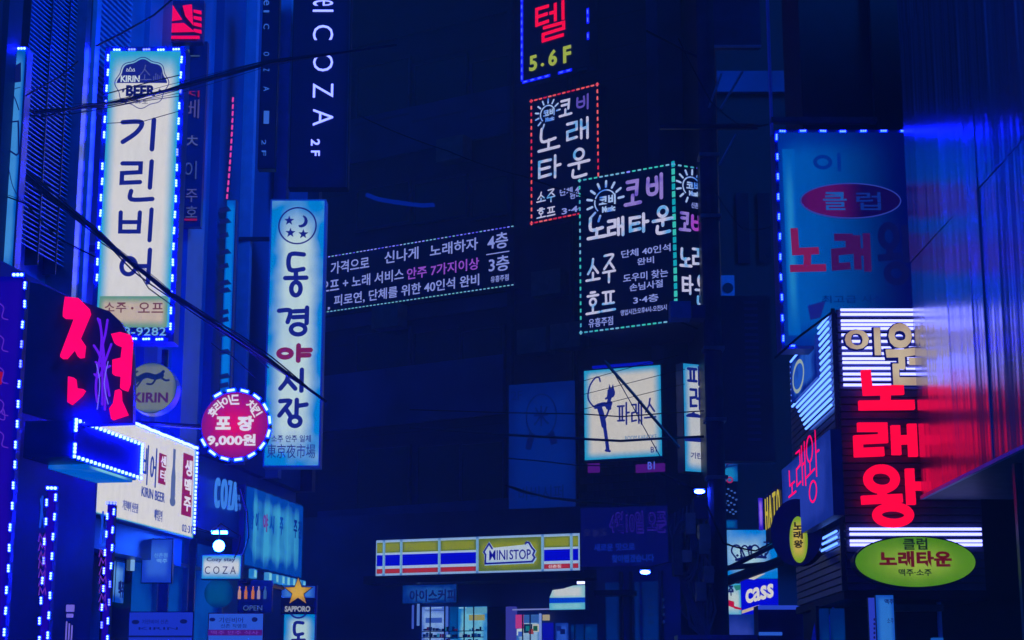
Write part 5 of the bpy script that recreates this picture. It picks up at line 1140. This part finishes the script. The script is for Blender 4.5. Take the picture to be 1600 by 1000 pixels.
for k in range(15):
    w_ = .8; tilt = (0, .25, -.5, .35, -.2, .45, -.4, .2, -.3, .5, 0, 0, 0, 0, 0)[k]
    for j in range(3):
        inst('metal_panel', MB().box(.004, w_ - .004, 0, .05, .004, 2.16).mesh('metal_panel', m) if not (k or j) else mpn, OV, (k * w_, 0, j * 2.166), (math.radians(.12 * ((k + j) % 3 - 1)), 0, math.radians(tilt + .1 * j)))
        mpn = bpy.data.meshes['metal_panel']
MB().box(0, 12, .02, 6, -.03, -.002).build('soffit', paint('soffit', (.05, .10, .16), .5), OV)
MB().box(0, 12, -.015, .02, -.03, .0).build('edge_trim', TRIM, OV)
MB().box(2.45, 2.52, .12, .18, -4, -.04).build('post', STEEL, OV)
p = ploc
e = empty('canopy_wedge', at(1590, 578, 13)); tag(e, 'small dark wedge shaped canopy jutting into the right edge of the picture', 'canopy')
MB().prism([(-.09, -.06), (.0, .02), (.25, .1), (.25, -.07)], -.2, .2).build('shell', BLACK, e); MB().box(.1, .3, -.02, .02, .06, .1).build('bracket', STEEL, e)
far = MB().box(3.8, 14, 17.5, 18, 0, 20).build('backdrop_wall', BLACK); tag(far, 'plain black side wall seen below the polished overhang', 'wall')

# blue arc over the lane, a streak of glow built as a tube
e = empty('blue_arc_streak', at(574, 305, 30)); tag(e, 'blurred blue sagging streak of glow hanging in front of the dark building', 'tube light')
pts = [at(x, y, 30) - e.location for x, y in ((572, 304), (590, 311), (612, 315), (640, 319), (660, 321), (679, 320))]
MB().tube(pts, .04, 8).build('tube', lamp((.0, .012, .24), 1, 'arc_blue'), e)

# ------------------------------------------------------------------ overhead cables
def cable(label, pts, Y, r, sag=0, n=14, strands=1, spread=.03, Y2=None):
    if strands >= 5: strands += 3; spread *= 1.5
    P = [at(x, y, Y + ((Y2 or Y) - Y) * i / max(1, len(pts) - 1)) for i, (x, y) in enumerate(pts)]
    e = empty('overhead_cable', P[0]); tag(e, label, 'cable')
    for k in range(strands):
        off = Vector((0, random.uniform(-1, 1) * spread, random.uniform(-1, 1) * spread)) if k else Vector()
        q = []
        for i in range(len(P) - 1):
            for j in range(n):
                t = j / n; a = P[i].lerp(P[i + 1], t); T = (i + t) / (len(P) - 1); a.z -= sag * 4 * T * (1 - T); q.append(a + off * math.sin(3.14 * T * (1 + k % 3) + .3) - P[0])
        q.append(P[-1] - P[0]); MB().tube([tuple(a) for a in q], r * (1 if k == 0 else random.choice((.22, .35, .5))), 6).build('strand', CABLE, e)
cable('thick cable bundle running down across the cream sign to the cyan market sign', [(-20, 222), (60, 290), (150, 362), (205, 412), (270, 462), (345, 512), (425, 566), (510, 628)], 12.6, .012, .0, 6, 6, .03, 14.2)
cable('thin cable curving below the thick bundle over the cream sign', [(150, 374), (190, 400), (216, 425), (232, 450), (270, 478)], 13.0, .004, 0, 8, 2, .03)
cable('thick cable rising to the right over the KIRIN BEER crest', [(-20, 184), (60, 176), (120, 170), (160, 163), (222, 150), (282, 136), (420, 98), (620, 70)], 12.9, .0095, 0, 6, 6, .04)
cable('pair of thin cables above the thick one over the crest', [(40, 150), (90, 122), (122, 96)], 12.3, .006, 0, 8, 2, .02)
cable('thin cable crossing just above the crest cable bundle', [(160, 148), (220, 132), (282, 117)], 13.0, .004, 0, 8, 2, .02)
cable('thin teal edged cable below the crest', [(160, 193), (222, 190), (282, 173)], 13.0, .003)
cable('thin cable crossing the first big letter of the cream sign', [(155, 171), (222, 158), (282, 150)], 13.0, .003)
cable('thin cable dropping from the upper left over the lowest louvre slats', [(-10, 300), (40, 318), (90, 372), (150, 402)], 12.4, .006, 0, 8, 3, .02)
cable('loose cable tied along the top of the thick rising bundle', [(-20, 176), (70, 182), (130, 164), (200, 158)], 12.7, .006, 0, 8, 2, .02)
cable('slender cable falling across the narrow cyan sign to the round crimson sign', [(330, 500), (346, 512), (362, 524), (420, 575)], 14.6, .006, 0, 6, 2, .02)
cable('second slender cable lower over the narrow cyan sign', [(330, 536), (345, 548), (362, 556), (400, 590)], 14.6, .005)
cable('sagging wire from the pole top toward the dark upper boards', [(1060, 60), (1110, 140), (1160, 180), (1215, 190)], 23.5, .01, .2, 8, 2, .05)
cable('wire drooping from the pole to the blue karaoke board', [(1118, 300), (1160, 340), (1215, 350)], 22, .008, .15)
cable('heavy wire running from the pole lamp toward the crown sign', [(1105, 790), (1130, 838), (1180, 850), (1225, 836)], 23, .012, .1, 8, 3, .04)
cable('slack cable crossing the top left corner over the louvre wall', [(150, 72), (190, 52), (240, 24), (280, -10)], 13.4, .008)
cable('thick diagonal cable crossing the dancer lightbox from top to lower right', [(944, 564), (990, 616), (1020, 652), (1062, 700)], 30, .028, 0, 6, 2, .04)
cable('thin diagonal cable beside the thick one over the dancer lightbox', [(950, 566), (985, 628), (1004, 664), (1032, 714)], 30, .009)
cable('straight wire high across the dancer lightbox', [(905, 597), (1000, 570), (1060, 555)], 30, .006)
cable('straight wire across the middle upper part of the dancer lightbox', [(905, 618), (1036, 585), (1070, 577)], 30, .006)
cable('straight wire across the upper letters of the dancer lightbox', [(905, 641), (1036, 608), (1070, 600)], 30, .006)
cable('level cable through the letters of the dancer lightbox and the dim panel', [(640, 640), (800, 645), (913, 647), (970, 651), (1036, 646), (1100, 642)], 31, .012)
cable('thicker level cable along the foot of the dancer lightbox', [(640, 668), (800, 680), (913, 686), (970, 689), (1036, 685), (1100, 682)], 31, .024, 0, 6, 2, .03)
cable('cable over the middle of the dim 2F panel', [(792, 716), (850, 721), (900, 727), (960, 728)], 31, .012)
cable('sloping cable over the foot of the dim 2F panel', [(790, 758), (820, 768), (860, 778), (905, 784), (1000, 790)], 31, .02, 0, 6, 3, .04)
cable('faint high cable slanting over the dark middle building', [(560, 180), (700, 210), (820, 250), (1000, 330)], 26, .01, .3)
cable('cable from the building bay to the utility pole top', [(1010, 48), (1070, 80), (1115, 100)], 24.5, .018, 0, 6, 2, .1)
cable('steel stay slanting down beside the slanted neon bars', [(1210, 560), (1250, 525), (1300, 488)], 15.4, .012)
cable('cable looping beside the Cozy stay lightbox', [(300, 822), (330, 832), (345, 818), (376, 838), (372, 860), (366, 872)], 15.2, .006)
cable('big sagging cable loop at the edge of the fabric fascia', [(376, 764), (386, 800), (388, 840), (378, 872), (368, 905)], 15.8, .009, 0, 6, 2, .02)

# ------------------------------------------------------------------ thin night haze, added for halos and a blue lift over the street
hm = bpy.data.materials.new('haze'); hm.use_nodes = True; n = hm.node_tree; n.nodes.remove(n.nodes['Principled BSDF'])
pv = n.nodes.new('ShaderNodeVolumePrincipled'); pv.inputs['Density'].default_value = .0065; pv.inputs['Color'].default_value = (.8, .88, 1, 1); pv.inputs['Anisotropy'].default_value = .3
n.links.new(pv.outputs[0], n.nodes['Material Output'].inputs['Volume'])
tag(MB().box(-46, 46, -15, 81, -1.3, 36).build('haze', hm), kind='stuff')
